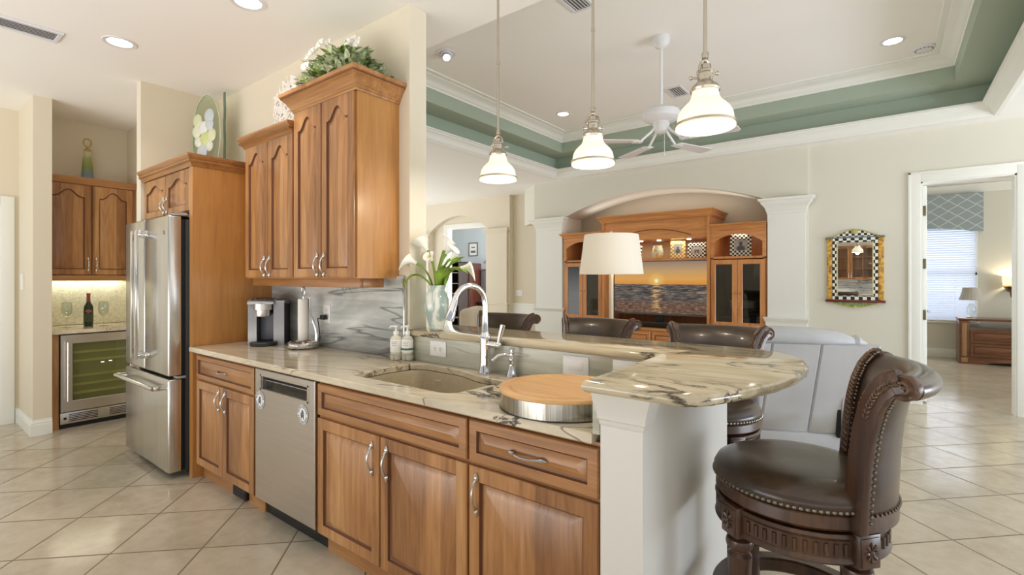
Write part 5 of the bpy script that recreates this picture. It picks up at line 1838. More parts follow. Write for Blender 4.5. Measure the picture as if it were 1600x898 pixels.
        for i in range(15):
            h = 0.50 + 0.44 * i / 14
            c = Vector(bp(sg * PH, h, 0.004)); q = Vector(bp(sg * (PH + 0.05), h, 0.004)); sd = (q - c).normalized()
            u = (Vector(bp(sg * PH, min(h + 0.02, 1), 0.004)) - c).normalized(); od = u.cross(sd)
            b = c + sd * 0.0245
            for e in (-1, 1):
                mb.tube([tuple(b), tuple(b + od * 0.005 * e + u * 0.006 + sd * 0.0015), tuple(b + od * 0.008 * e + u * 0.012)], [0.0022, 0.0032, 0.0014], 6)
        mb.build('leaf_carving', gilt_wood, st, local=True)
        mb = MB()
        for i in range(34):
            h = 0.05 + 0.86 * i / 33
            mb.ball(bp(sg * (PH - 0.045), h, -0.022), 0.0046, n=6)
        mb.build('nailhead_trim', nail_brass, st, local=True)
        mb = MB()
        for i in range(34):
            h = 0.05 + 0.86 * i / 33
            mb.ball(bp(sg * (PH - 0.030), h, 0.031), 0.0050, n=6)
        mb.build('nailhead_trim', nail_brass, st, local=True)
    mb = MB()
    for j in range(26):
        s = -1 + 2 * j / 25
        mb.ball(bp(s * (PH - 0.05), 0.075, 0.028), 0.0050, n=6)
    mb.build('nailhead_trim', nail_brass, t, local=True)
    return t
s0 = make_stool('leather bar stool in the foreground at the round bar end, turned sideways')
s0.location = (-0.235, 1.80, 0)
s0.rotation_euler = (0, 0, radians(-84))
dup(s0, (-0.71, 2.47, 0), radians(3), 'leather bar stool behind the bar, in front of the grey recliner')
dup(s0, (-1.42, 2.50, 0), radians(2), 'leather bar stool behind the bar, in front of the floor lamp')
dup(s0, (-2.14, 2.50, 0), radians(2), 'leather bar stool behind the bar, seen past the faucet')

# ================================================================== living room
# media centre in the alcove
YM = 6.93
t = thing('media_centre', 'large cherry media centre with raised middle and glass-door towers in the arched alcove', 'media cabinet', (-2.75, 7.2, 0))
LX, LM, RM, RX = -4.235, -3.50, -1.965, -1.240
zc, zsh, zd0, zd1 = 0.665, 1.665, 0.745, 1.635
mb = MB()
mb.box(LX, RX, YM - 0.05, 7.64, 0.0, zc - 0.03)
mb.box(LX - 0.0, RX + 0.0, YM - 0.075, 7.64, zc - 0.03, zc, 0.006)
mb.build('base', media_wood_h, t)
FB = FY(YM - 0.05)
nb = 6
w = (RX - LX) / nb
for i in range(nb):
    a = LX + w * i + 0.012; b = LX + w * (i + 1) - 0.012
    d = raised_front(MB(), FB, a, b, 0.36, 0.615, 0.02, 0.045).build('drawer', [media_wood_h, glaze], t)
    d2 = raised_front(MB(), FB, a, b, 0.08, 0.34, 0.02, 0.045).build('drawer', [media_wood_h, glaze], t)
    MB().ball(((a + b) / 2, YM - 0.082, 0.49), 0.014).build('knob', nickel, d)
# towers
zt = 2.03
def tower(x0, x1):
    mb = MB()
    mb.box(x0, x0 + 0.035, YM, 7.6, zc, zt)
    mb.box(x1 - 0.035, x1, YM, 7.6, zc, zt)
    mb.box(x0, x1, 7.58, 7.62, zc, zt)
    mb.box(x0, x1, YM + 0.0, 7.6, zsh - 0.015, zsh + 0.015)
    mb.box(x0, x1, YM, 7.6, zt - 0.02, zt)
    mb.box(x0, x1, YM, 7.6, zc, zd0 - 0.002)
    mb.build('tower', media_wood, t)
    # arched valance over the open niche
    mb = MB()
    c = (x0 + x1) / 2; h = (x1 - x0) / 2 - 0.045
    pts = [(x0, zt), (x0, 1.86), (x0 + 0.045, 1.86)]
    for k in range(1, 20):
        s = -1 + 2 * k / 20
        pts.append((c + s * h, 1.865 + 0.105 * (1 - abs(s) ** 2.2)))
    pts += [(x1 - 0.045, 1.86), (x1, 1.86), (x1, zt)]
    L = []
    for yy in (YM - 0.022, YM):
        L.append([mb.v((u, yy, v)) for u, v in pts])
    n = len(pts)
    for i in range(n):
        mb.face([L[0][i], L[0][(i + 1) % n], L[1][(i + 1) % n], L[1][i]])
    for l_ in L:
        bmesh.ops.triangle_fill(mb.bm, edges=[mb.bm.edges.get((l_[i], l_[(i + 1) % n])) for i in range(n)], use_beauty=True)
    mb.box(x0, x0 + 0.045, YM - 0.022, YM, zsh, 1.862)
    mb.box(x1 - 0.045, x1, YM - 0.022, YM, zsh, 1.862)
    mb.build('arched_valance', media_wood_h, t, angle=20)
    m_ = (x0 + x1) / 2
    FM = FY(YM)
    for (a, b, kx) in ((x0 + 0.012, m_ - 0.003, m_ - 0.03), (m_ + 0.003, x1 - 0.012, m_ + 0.03)):
        d = glass_front(MB(), FM, a, b, zd0, zd1, 0.022, 0.062).build('glass_door', media_wood, t)
        MB().box(a + 0.058, b - 0.058, YM - 0.012, YM - 0.008, zd0 + 0.058, zd1 - 0.058).build('glass', dark_pane, d)
        MB().ball((kx, YM - 0.036, 1.19), 0.011).tube([(kx, YM - 0.034, 1.19), (kx, YM - 0.018, 1.19)], 0.005, 8).build('knob', plain('brass_knob', (196, 150, 96), 0.3, 1.0), d)
    for z in (0.98, 1.18, 1.42):
        MB().box(x0 + 0.036, x1 - 0.036, YM + 0.04, 7.57, z, z + 0.008).build('inner_shelf', pane, t)
    mb = MB()
    mb.box(x0 + 0.036, x1 - 0.036, 7.570, 7.579, zd0, zd1 + 0.01)
    mb.box(x0 + 0.0355, x0 + 0.038, YM + 0.03, 7.575, zd0, zd1 + 0.01)
    mb.box(x1 - 0.038, x1 - 0.0355, YM + 0.03, 7.575, zd0, zd1 + 0.01)
    mb.build('dark_lining', plain('cabinet_inside', (56, 52, 44), 0.6), t)
tower(LX, LM - 0.036)
tower(RM + 0.036, RX)
CR = [(0.0, 0.0), (0.01, 0.0), (0.014, 0.012), (0.024, 0.02), (0.03, 0.045), (0.052, 0.072), (0.056, 0.078), (0.066, 0.082), (0.068, 0.098), (0.0, 0.1)]
crown(MB(), LX, LM - 0.036, YM, 7.6, zt - 0.015, CR, True, False).build('crown', [media_wood_h, glaze], t, angle=22)
crown(MB(), RM + 0.036, RX, YM, 7.6, zt - 0.015, CR, False, False).build('crown', [media_wood_h, glaze], t, angle=22)
# middle section
mb = MB()
mb.box(LM - 0.035, LM, YM - 0.04, 7.6, zc, 2.245)
mb.box(RM, RM + 0.035, YM - 0.04, 7.6, zc, 2.245)
mb.box(LM, RM, 7.585, 7.62, zc, 2.24)
mb.box(LM, RM, YM + 0.02, 7.6, zsh - 0.02, zsh + 0.012)
mb.box(LM, RM, YM + 0.02, 7.6, 1.955, 1.985)
mb.build('centre_frame', media_wood, t)
mb = MB()
c = (LM + RM) / 2; h = (RM - LM) / 2
pts = [(LM, 2.245), (LM, 1.955)]
pts += [(RM, 1.955), (RM, 2.245)]
mb.prism(pts, XZ, YM - 0.02, YM + 0.015)
ac = []
for k in range(25):
    s = -1 + 2 * k / 24
    ac.append((c + s * h * 0.72, YM - 0.022, 1.99 + 0.105 * (1 - s * s)))
mb.mi = 1
mb.tube(ac, 0.007, 8)
mb.mi = 0
arcp = [(x, z - 0.004) for x, y, z in ac]
mb.prism(arcp + [(c + h * 0.72, 1.957), (c - h * 0.72, 1.957)], XZ, YM - 0.026, YM - 0.019)
mb.build('centre_header', [media_wood_h, glaze], t, angle=25)
crown(MB(), LM - 0.035, RM + 0.035, YM - 0.04, 7.6, 2.235, CR).build('crown', [media_wood_h, glaze], t, angle=22)
MB().box(LM + 0.001, RM - 0.001, 7.560, 7.584, zsh + 0.013, 1.954).build('lit_back_panel', plain('pale_back', (226, 206, 170), 0.6), t)
for x in (-3.0, -2.72, -2.28):
    tag(MB().lathe([(0, 0), (0.03, 0), (0.033, 0.012), (0, 0.012)], (x, YM + 0.20, 1.942), 20).build('puck_light', glow('puck_glow', (255, 246, 220), 3.0), t))
tag(MB().lathe([(0, 0), (0.03, 0), (0.033, 0.012), (0, 0.012)], ((RM + RX) / 2, YM + 0.12, zt - 0.033), 20).build('puck_light', glow('puck_glow2', (255, 246, 220), 3.0), t))
area_light('media_puck_light', (-2.73, 7.2, 1.938), (-2.73, 7.25, 0), 1.3, 0.1, 2.5, (1.0, 0.9, 0.72))
area_light('alcove_fill', (-2.73, 7.25, 2.36), (-2.73, 7.3, 3), 2.4, 0.2, 3.0, (1.0, 0.97, 0.92))  # hidden light added on top of the unit to brighten the alcove
area_light('media_tower_puck_light', ((RM + RX) / 2, 7.15, zt - 0.04), ((RM + RX) / 2, 7.2, 0), 0.2, 0.1, 0.6, (1.0, 0.9, 0.72))

# television with a sunset over the sea
tx0, tx1, tz0, tz1 = -3.44, -1.995, 0.845, 1.655
t = thing('television', 'flat television showing an orange sunset over a dark sea', 'television', ((tx0 + tx1) / 2, 7.12, 0.70))
mb = MB().box(tx0, tx1, 7.10, 7.145, tz0, tz1, 0.005)
mb.box(tx0 + 0.25, tx1 - 0.25, 7.145, 7.17, tz0 + 0.1, tz1 - 0.15, 0.01)
mb.build('case', plain('tv_grey', (120, 122, 128), 0.3, 0.6), t)
MB().box((tx0 + tx1) / 2 - 0.3, (tx0 + tx1) / 2 + 0.3, 7.085, 7.30, zc + 0.001, zc + 0.013).box((tx0 + tx1) / 2 - 0.05, (tx0 + tx1) / 2 + 0.05, 7.146, 7.175, zc + 0.011, tz0 + 0.2).build('stand', black_plastic, t)
m = NT('sunset_screen')
m.b.inputs['Base Color'].default_value = (0.01, 0.01, 0.01, 1)
m.b.inputs['Roughness'].default_value = 0.2
ex, ey, ez = m.sep(m.coord(loc=(0, 0, 0)))
zl = m.math('DIVIDE', m.math('SUBTRACT', ez, tz0 - 0.70), tz1 - tz0)       # 0 bottom .. 1 top
sky = m.ramp(m.math('DIVIDE', m.math('SUBTRACT', zl, 0.56), 0.44), [(0.0, (226, 148, 62)), (0.22, (232, 170, 86)), (0.55, (206, 164, 112)), (1.0, (140, 128, 122))])
dxs = m.math('ADD', ex, 0.03)
dz = m.math('MULTIPLY', m.math('SUBTRACT', zl, 0.625), tz1 - tz0)
dist = m.math('SQRT', m.math('ADD', m.math('MULTIPLY', dxs, dxs), m.math('MULTIPLY', dz, dz)))
sky = m.mix(m.ramp(dist, [(0.0, 1.0), (0.14, 0.0)]), sky, (250, 206, 110))
sky = m.mix(m.ramp(dist, [(0.024, 1.0), (0.032, 0.0)]), sky, (255, 246, 214))
wv = m.noise(m.coord((3.0, 1, 22)), 2.4, 6, 0.65, 0.6)
wv2 = m.noise(m.coord((2.0, 1, 9)), 2.0, 3, 0.6, 0.4)
sea = m.ramp(m.math('ADD', m.math('MULTIPLY', wv, 0.7), m.math('MULTIPLY', wv2, 0.3)), [(0.36, (26, 26, 32)), (0.5, (84, 80, 80)), (0.66, (170, 150, 130))])
shore = m.ramp(m.noise(m.coord((5, 1, 16)), 3.0, 6, 0.7), [(0.36, (58, 46, 46)), (0.55, (120, 92, 76)), (0.7, (196, 148, 108))])
sea = m.mix(m.ramp(zl, [(0.20, 1.0), (0.29, 0.0)]), sea, shore)
glit = m.math('MULTIPLY', m.ramp(m.math('ABSOLUTE', dxs), [(0.0, 1.0), (0.10, 0.0)]), m.ramp(wv, [(0.48, 0.0), (0.56, 1.0)]))
sea = m.mix(m.math('MULTIPLY', glit, 0.85), sea, (250, 200, 130))
img = m.mix(m.math('GREATER_THAN', zl, 0.56), sea, sky)
m.l(img, m.b.inputs['Emission Color'])
m.b.inputs['Emission Strength'].default_value = 0.85
MB().box(tx0 + 0.018, tx1 - 0.018, 7.097, 7.101, tz0 + 0.03, tz1 - 0.018).build('screen', m.m, t)
t = thing('soundbar', 'long dark soundbar lying under the television', 'speaker', (-2.95, 7.0, zc))
mb = MB().box(-3.40, -2.30, 6.985, 7.075, zc + 0.012, zc + 0.085, 0.012)
mb.build('body', charcoal, t)
MB().box(-3.36, -2.34, 6.98, 6.986, zc + 0.025, zc + 0.072, 0.002).build('grille', black_plastic, t)
mb = MB()
for x in (-3.3, -2.4):
    mb.box(x - 0.03, x + 0.03, 6.995, 7.06, zc, zc + 0.014)
mb.build('foot', black_plastic, t)

# checkered picture frames and the jar on the shelves
chk = checker('checker_ivory_black', (236, 232, 216), (26, 26, 28), 38)
chk_y = checker('checker_ivory_gold', (236, 228, 180), (176, 150, 62), 38)
photo_bg = plain('photo_grey', (168, 166, 166), 0.5)
def photo_frame(label, x, y, z, w, h, mat, figs, rz=0.0):
    t = thing('picture_frame', label, 'picture frame', (x, y, z), rz)
    tl = Matrix.Rotation(radians(-9), 4, 'X')
    mb = MB()
    mb.slab([(-w / 2, 0), (w / 2, 0), (w / 2, h), (-w / 2, h)], [[(-w * .27, h * .25), (w * .27, h * .25), (w * .27, h * .75), (-w * .27, h * .75)]], 0, 0.018, 0.003)
    mb.xform(tl @ Matrix(((1, 0, 0, 0), (0, 0, -1, 0.0), (0, 1, 0, 0.004), (0, 0, 0, 1))))
    mb.build('frame', mat, t, local=True)
    mb = MB().box(-w * .275, w * .275, -0.010, -0.004, h * .245, h * .755)
    mb.xform(tl); pc = mb.build('photo', photo_bg, t, local=True)
    mb = MB()
    for (u, v, r, sx_, sz_) in figs:
        mb.ball((u * w, -0.0105, h * v), r * w, (sx_, 0.03, sz_), 12)
    mb.xform(tl); mb.build('figure', grey_ink, pc, local=True)
    mb = MB()
    mb.prism([(0.0, 0.0), (0.07, 0.004), (0.012, h * 0.6)], lambda u, v, n: (n, u + 0.012, v), -0.02, 0.02)
    mb.build('easel_back', black_plastic, t, local=True)
    return t
zs_ = zsh + 0.0125
photo_frame('black and ivory checkered frame half hidden by the lamp shade on the media shelf', -3.13, 7.22, zs_, 0.20, 0.215, chk, [(0, .45, .13, 1, 1.3), (0, .6, .07, 1, 1)])
photo_frame('yellow and ivory checkered picture frame on the media shelf beside the jar', -2.47, 7.22, zs_, 0.21, 0.27, chk_y, [(0, .42, .15, 1, 1.2), (0, .6, .09, 1, 1)], 0.25)
photo_frame('wide black and ivory checkered frame at the right end of the media shelf', -2.20, 7.22, zs_, 0.26, 0.22, chk, [(-.08, .45, .07, .8, 1.6), (0.08, .45, .07, .8, 1.6), (0, .5, .05, 1, 1)], -0.05)
photo_frame('tall black and ivory checkered frame alone in the right tower niche', -1.585, 7.10, zsh + 0.0155, 0.265, 0.30, chk, [(0, .36, .2, 1, .8), (0, .56, .085, 1, 1.1), (0, .64, .10, 1, .45)], 0.12)
jx, jy = -2.78, 7.24
t = thing('ginger_jar', 'pale painted glass jar between the picture frames on the media shelf', 'jar', (jx, jy, zs_))
m = NT('jar_paint'); f = m.noise(m.coord(), 14, 3, 0.5, 0.8)
m.l(m.ramp(f, [(0.4, (196, 208, 190)), (0.52, (226, 224, 196)), (0.62, (206, 186, 96))]), m.b.inputs['Base Color']); m.b.inputs['Roughness'].default_value = 0.15
MB().lathe([(0, 0), (0.07, 0), (0.085, 0.05), (0.088, 0.10), (0.078, 0.15), (0.066, 0.18), (0.066, 0.205), (0, 0.207)], (jx, jy, zs_), 28).build('body', m.m, t)
MB().lathe([(0.066, 0.205), (0.082, 0.225), (0.092, 0.26), (0.088, 0.262), (0.074, 0.226), (0.060, 0.207)], (jx, jy, zs_), 28, caps=False).build('rim', crystal, t)
t = thing('mini_camera', 'small black device on the media shelf at the right end of the frames', 'device', (-2.03, 7.19, zs_))
MB().lathe([(0, 0), (0.04, 0), (0.04, 0.012), (0.012, 0.02), (0, 0.02)], (-2.03, 7.19, zs_), 20).ball((-2.03, 7.19, zs_ + 0.05), 0.036).build('body', black_plastic, t)
# black components and white boxes behind the glass doors
t = thing('media_receiver', 'dark receiver with small blue display behind the right tower glass doors', 'electronics', (-1.6, 7.3, zd0))
MB().box(-1.86, -1.34, 7.05, 7.50, zd0, zd0 + 0.10, 0.005).build('case', black_plastic, t)
mb = MB().box(-1.62, -1.54, 7.046, 7.051, zd0 + 0.03, zd0 + 0.065).build('display', glow('blue_display', (70, 90, 200), 0.8), t)
t = thing('white_box', 'low white box on the middle shelf behind the right tower glass', 'box', (-1.6, 7.3, 0.988))
MB().box(-1.72, -1.42, 7.10, 7.40, 0.9885, 1.07, 0.006).build('box_body', white_plastic, t)
MB().box(-1.73, -1.41, 7.09, 7.41, 1.07, 1.085, 0.004).build('lid', white_plastic, t)

# floor lamp
lx, ly = -1.797, 3.664
t = thing('floor_lamp', 'floor lamp with a white drum shade on a pale pole behind the bar stools', 'floor lamp', (lx, ly, 0))
m = NT('lamp_shade_fabric')
m.b.inputs['Base Color'].default_value = lin((242, 236, 224))
m.b.inputs['Emission Color'].default_value = lin((255, 224, 168)); m.b.inputs['Emission Strength'].default_value = 0.08
m.b.inputs['Roughness'].default_value = 0.9
m.bump(m.noise(m.coord((1, 1, 1)), 300, 2), 0.05, 0.002)
MB().lathe([(0.253, 1.420), (0.256, 1.424), (0.217, 1.737), (0.214, 1.740), (0.211, 1.737), (0.249, 1.424), (0.253, 1.420)], (lx, ly, 0), 64, caps=False).build('shade', m.m, t)
MB().tube([(lx, ly, 0.02), (lx, ly, 1.70)], 0.018, 16).build('pole', cream_fabric, t)
MB().lathe([(0, 0), (0.15, 0), (0.15, 0.012), (0.03, 0.03), (0.02, 0.05), (0, 0.05)], (lx, ly, 0), 32).build('base', silver, t)
mb = MB()
for a in (0, 2.09, 4.19):
    mb.tube([(lx, ly, 1.70), (lx + 0.213 * cos(a), ly + 0.213 * sin(a), 1.735)], 0.003, 6)
mb.tube([(lx, ly, 1.69), (lx, ly, 1.755)], 0.006, 8); mb.ball((lx, ly, 1.762), 0.012)
mb.build('harp', silver, t)
d = bpy.data.lights.new('floor_lamp_bulb', 'POINT'); d.energy = 6; d.color = (1, 0.8, 0.55); d.shadow_soft_size = 0.04
o = bpy.data.objects.new('floor_lamp_bulb', d); COL.objects.link(o); o.location = (lx + 0.05, ly, 1.58)

# grey leather recliner seen from behind (built facing local +Y)
t = thing('recliner', 'pale grey leather recliner with its back to the bar stools', 'armchair', (-0.52, 4.30, 0), radians(24))
Wd = 0.50
mb = MB()
mb.box(-Wd + 0.02, Wd - 0.02, 0.06, 0.95, 0.05, 0.30, 0.03, 3)
mb.build('base', leather_grey, t, local=True)
for fx_ in (-0.40, 0.40):
    for fy_ in (0.12, 0.88):
        MB().lathe([(0, 0), (0.024, 0), (0.028, 0.055), (0, 0.055)], (fx_, fy_, 0), 14).build('foot', black_plastic, t, local=True)
def cushion_loops(x0, x1, prof):
    return [[(x, y, z) for y, z in prof] for x in (x0, x1)]
def panel(x0b, x1b, x0t, x1t, name, depth=0.14):
    mb = MB()
    zb, zt_ = 0.20, 0.895
    def slice_(s):
        z = zb + (zt_ - zb) * s
        y = 0.05 - 0.13 * s
        a = x0b + (x0t - x0b) * s; b = x1b + (x1t - x1b) * s
        return [(a, y + 0.012, z), (a + 0.012, y, z), (b - 0.012, y, z), (b, y + 0.012, z), (b, y + depth, z), (a, y + depth, z)]
    sl = [slice_(s) for s in (0, 0.03, 0.25, 0.5, 0.75, 0.96, 1.0)]
    sl[0] = [(x, y + 0.012 if y < 0.08 else y, z) for x, y, z in sl[0]]
    mb.rings(sl)
    return mb.build(name, leather_grey, t, local=True, angle=40)
panel(-0.47, -0.29, -0.47, -0.235, 'back_panel')
panel(-0.287, 0.045, -0.232, 0.10, 'back_panel')
panel(0.048, 0.47, 0.103, 0.485, 'back_panel')
mb = MB()
mb.box(-Wd + 0.03, Wd - 0.04, 0.04, 0.10, 0.06, 0.205, 0.015)
mb.build('lower_panel', leather_grey, t, local=True)
mb = MB()      # pillow-top head rest
path = [(-0.46, 0.05, 0.915), (-0.40, 0.035, 0.930), (-0.2, 0.03, 0.940), (0.05, 0.03, 0.935), (0.24, 0.035, 0.920), (0.34, 0.045, 0.905)]
mb.tube(path, [0.05, 0.085, 0.095, 0.094, 0.085, 0.05], 18, flat=0.85)
mb.build('head_rest', leather_grey, t, local=True)
mb = MB()
mb.tube([(0.30, 0.06, 0.900), (0.37, 0.06, 0.905), (0.44, 0.075, 0.88)], [0.05, 0.07, 0.035], 14, flat=0.8)
mb.build('head_rest', leather_grey, t, local=True)
mb = MB()
mb.box(-0.36, 0.36, 0.12, 0.30, 0.40, 0.90, 0.06, 4)
mb.build('back_cushion', leather_grey, t, local=True)
mb = MB()
mb.box(-0.36, 0.36, 0.20, 0.92, 0.30, 0.48, 0.05, 4)
mb.build('seat_cushion', leather_grey, t, local=True)
for sg in (-1, 1):
    mb = MB()
    mb.box(sg * 0.36, sg * 0.52, 0.12, 0.95, 0.06, 0.62, 0.04, 4)
    mb.build('arm', leather_grey, t, local=True)
mb = MB()
mb.box(0.26, 0.46, -0.012, 0.05, 0.20, 0.50, 0.012)
mb.build('rear_flap', leather_grey, t, local=True)
mb = MB()
mb.box(0.235, 0.475, 0.012, 0.045, 0.19, 0.515, 0.004)
mb.build('flap_gap', black_gap, t, local=True)

# cream armchair glimpsed behind the vase
t = thing('cream_armchair', 'cream upholstered armchair glimpsed behind the bar between vase and faucet', 'armchair', (-4.10, 5.1, 0), radians(120))
mb = MB().box(-0.42, 0.42, -0.40, 0.45, 0.12, 0.42, 0.05, 3); mb.build('seat', cream_fabric, t, local=True)
mb = MB().box(-0.42, 0.42, 0.28, 0.48, 0.30, 1.00, 0.07, 4); mb.build('backrest', cream_fabric, t, local=True)
for sg in (-1, 1):
    mb = MB().box(sg * 0.30, sg * 0.46, -0.42, 0.40, 0.14, 0.78, 0.06, 4); mb.build('arm', cream_fabric, t, local=True)
for a in (-0.36, 0.36):
    for b in (-0.34, 0.40):
        MB().lathe([(0, 0), (0.018, 0), (0.028, 0.13), (0, 0.13)], (a, b, 0), 12).build('leg', dark_wood, t, local=True)

# ornate mirror between the pilaster and the doorway
t = thing('wall_mirror', 'ornate mirror with black and ivory checkered frame and amber side columns', 'mirror', (-0.323, 6.98, 1.06))
mx0, mx1, mz0, mz1 = -0.520, -0.125, 1.165, 1.835
ck = checker('mirror_checker', (238, 236, 224), (22, 22, 24), 26)
mb = MB()
mb.slab([(mx0 - 0.02, mz0 - 0.03), (mx1 + 0.02, mz0 - 0.03), (mx1 + 0.02, mz1 + 0.025), (mx0 - 0.02, mz1 + 0.025)], [[(mx0 + .028, mz0 + .022), (mx1 - .028, mz0 + .022), (mx1 - .028, mz1 - .028), (mx0 + .028, mz1 - .028)]], 0, 0.03, 0.003)
mb.xform(Matrix(((1, 0, 0, 0), (0, 0, -1, 6.998), (0, 1, 0, 0), (0, 0, 0, 1))))
mb.build('checkered_frame', ck, t)
MB().box(mx0 + 0.020, mx1 - 0.020, 6.984, 6.988, mz0 + 0.015, mz1 - 0.02).build('mirror_glass', mirror_mat, t)
mb = MB()
ri = [(mx0 + .026, mz0 + .02), (mx1 - .026, mz0 + .02), (mx1 - .026, mz1 - .026), (mx0 + .026, mz1 - .026)]
mb.tube([(u, 6.968, v) for u, v in ri], 0.006, 8, closed=True)
mb.build('inner_bead', plain('bead_yellow', (206, 200, 140), 0.4), t)
amber = plain('amber_paint', (196, 146, 66), 0.35, var=0.35, vscale=28)
for x in (mx0 - 0.048, mx1 + 0.048):
    MB().box(x - 0.026, x + 0.026, 6.972, 6.999, mz0 - 0.03, mz1 + 0.02, 0.006).build('side_column', amber, t)
mb = MB()
for x in (mx0 - 0.048, mx1 + 0.048):
    mb.box(x - 0.042, x + 0.036, 6.955, 6.999, mz1 + 0.018, mz1 + 0.040, 0.004)
mb.build('column_cap', plain('cap_green', (120, 116, 84), 0.4), t)
MB().box(mx0 - 0.09, mx1 + 0.09, 6.955, 6.999, mz0 - 0.058, mz0 - 0.030, 0.004).build('lower_ledge', plain('ledge_maroon', (110, 44, 40), 0.35), t)
MB().box(mx0 - 0.02, mx1 + 0.02, 6.966, 6.999, mz1 + 0.022, mz1 + 0.038, 0.003).build('upper_ledge', plain('ledge_blue', (112, 130, 138), 0.4), t)
def bow(z, h, sgn, n=22):
    return [(mx0 - 0.015 + (mx1 - mx0 + 0.03) * k / n, z + sgn * (0.012 + h * sin(pi * k / n) ** 1.3)) for k in range(n + 1)]
top = bow(mz1 + 0.038, 0.072, 1)
mb = MB(); mb.prism([(top[0][0], mz1 + 0.036)] + top + [(top[-1][0], mz1 + 0.036)], XZ, 6.978, 6.998); mb.build('crest', checker('crest_checker', (238, 236, 224), (22, 22, 24), 34), t)
mb = MB(); mb.tube([(u, 6.976, v) for u, v in top], 0.006, 8); mb.ball((-0.323, 6.97, mz1 + 0.095), 0.026, (1.3, 0.5, 1)); mb.build('crest_trim', plain('crest_gold', (186, 176, 110), 0.4), t)
bot = bow(mz0 - 0.058, 0.045, -1)
mb = MB(); mb.prism([(bot[0][0], mz0 - 0.056)] + bot + [(bot[-1][0], mz0 - 0.056)], XZ, 6.978, 6.998); mb.build('apron', plain('apron_stripe', (126, 150, 96), 0.4, var=0.25, vscale=40), t)
mb = MB(); mb.tube([(u, 6.976, v) for u, v in bot], 0.005, 8); mb.ball((-0.323, 6.97, mz0 - 0.11), 0.014, (1.4, 0.5, 1)); mb.build('apron_trim', plain('apron_gold', (206, 186, 96), 0.4), t)

# china cabinet and backsplash window area behind the camera, seen only in that mirror
t = thing('china_cabinet', 'cherry glass-door wall cabinet reflected in the ornate mirror', 'cabinet', (-0.75, -2.6, 1.35))
mb = MB()
bx0, bx1, bz0, bz1, by_ = -1.45, -0.28, 1.36, 2.28, -2.45
mb.box(bx0, bx0 + 0.02, by_ - 0.33, by_, bz0, bz1); mb.box(bx1 - 0.02, bx1, by_ - 0.33, by_, bz0, bz1)
mb.box(bx0, bx1, by_ - 0.345, by_ - 0.33, bz0, bz1); mb.box(bx0, bx1, by_ - 0.33, by_, bz0, bz0 + 0.02); mb.box(bx0, bx1, by_ - 0.33, by_, bz1 - 0.02, bz1)
mb.build('body', cherry, t)
mp = lambda u, v, n: (u, by_ + n, v)
cm = (bx0 + bx1) / 2
for a, b, kx in ((bx0 + 0.005, cm - 0.003, cm - 0.03), (cm + 0.003, bx1 - 0.005, cm + 0.03)):
    d = glass_front(MB(), mp, a, b, bz0 + 0.005, bz1 - 0.005, 0.02, 0.06).build('glass_door', cherry, t)
    mb = MB()
    mb.box((a + b) / 2 - 0.008, (a + b) / 2 + 0.008, by_ + 0.004, by_ + 0.012, bz0 + 0.06, bz1 - 0.06)
    for z in (1.66, 1.97):
        mb.box(a + 0.05, b - 0.05, by_ + 0.004, by_ + 0.012, z - 0.008, z + 0.008)
    mb.build('muntin', cherry, d)
    MB().box(a + 0.055, b - 0.055, by_ + 0.006, by_ + 0.009, bz0 + 0.06, bz1 - 0.06).build('glass', pane, d)
    pull(lambda u, v, n: (u, by_ + 0.02 + n, v), kx, 1.47, 0.1).build('handle', silver, d)
for z in (1.66, 1.97):
    MB().box(bx0 + 0.02, bx1 - 0.02, by_ - 0.325, by_ - 0.01, z - 0.008, z + 0.008).build('shelf', cherry, t)
struct(MB().box(-1.75, -0.05, -2.92, -2.80, 0, 2.7), 'wall_front', wall_paint)
struct(MB().box(-1.6, -0.10, -2.799, -2.78, 0.90, 1.36), 'trim_13', splash_stone)

# ================================================================== bedroom through the right doorway
t = thing('bedroom_door', 'white bedroom door standing open inwards, seen edge-on with a lever handle', 'door', (DX0 + 0.04, YB + 0.5, 0))
mb = MB().box(DX0 + 0.018, DX0 + 0.058, YB + 0.15, YB + 0.88, 0.012, DZ - 0.02, 0.003)
mb.build('leaf', trim_paint, t)
for z in (0.98, 1.55, 2.14):
    MB().box(DX0 + 0.0155, DX0 + 0.048, YB + 0.135, YB + 0.149, z - 0.055, z + 0.055, 0.002).build('hinge', plain('aged_brass', (120, 112, 84), 0.35, 1.0), t)
mb = MB()
hy_ = YB + 0.82
mb.lathe([(0, 0), (0.027, 0), (0.027, 0.008), (0.012, 0.012), (0.010, 0.045), (0, 0.046)], n=20, mp=lambda a, b, c: (DX0 + 0.058 + c, hy_ + a, 0.985 + b))
mb.tube([(DX0 + 0.10, hy_, 0.985), (DX0 + 0.105, hy_ - 0.05, 0.985), (DX0 + 0.105, hy_ - 0.11, 0.982)], 0.009, 10)
mb.build('lever_handle', silver, t)

t = thing('window_blind', 'white horizontal slat blind over the bedroom window', 'blind', (0.47, 11.46, 0.66))
slat = NT('blind_slat')
slat.b.inputs['Base Color'].default_value = lin((240, 242, 246))
slat.b.inputs['Roughness'].default_value = 0.5
tr = slat.n('ShaderNodeBsdfTranslucent'); tr.inputs[0].default_value = lin((225, 232, 245))
mx = slat.n('ShaderNodeMixShader'); mx.inputs[0].default_value = 0.45
slat.l(slat.b.outputs[0], mx.inputs[1]); slat.l(tr.outputs[0], mx.inputs[2]); slat.l(mx.outputs[0], slat.t.nodes['Material Output'].inputs[0])
mb = MB()
nz = 40
for i in range(nz):
    z = 0.675 + (2.25 - 0.675) * i / (nz - 1)
    mb.rings([[(x, 11.452, z - 0.019), (x, 11.455, z - 0.019), (x, 11.486, z + 0.020), (x, 11.483, z + 0.020)] for x in (wx0 + 0.02, wx1 - 0.03)])
mb.build('slats', slat.m, t)
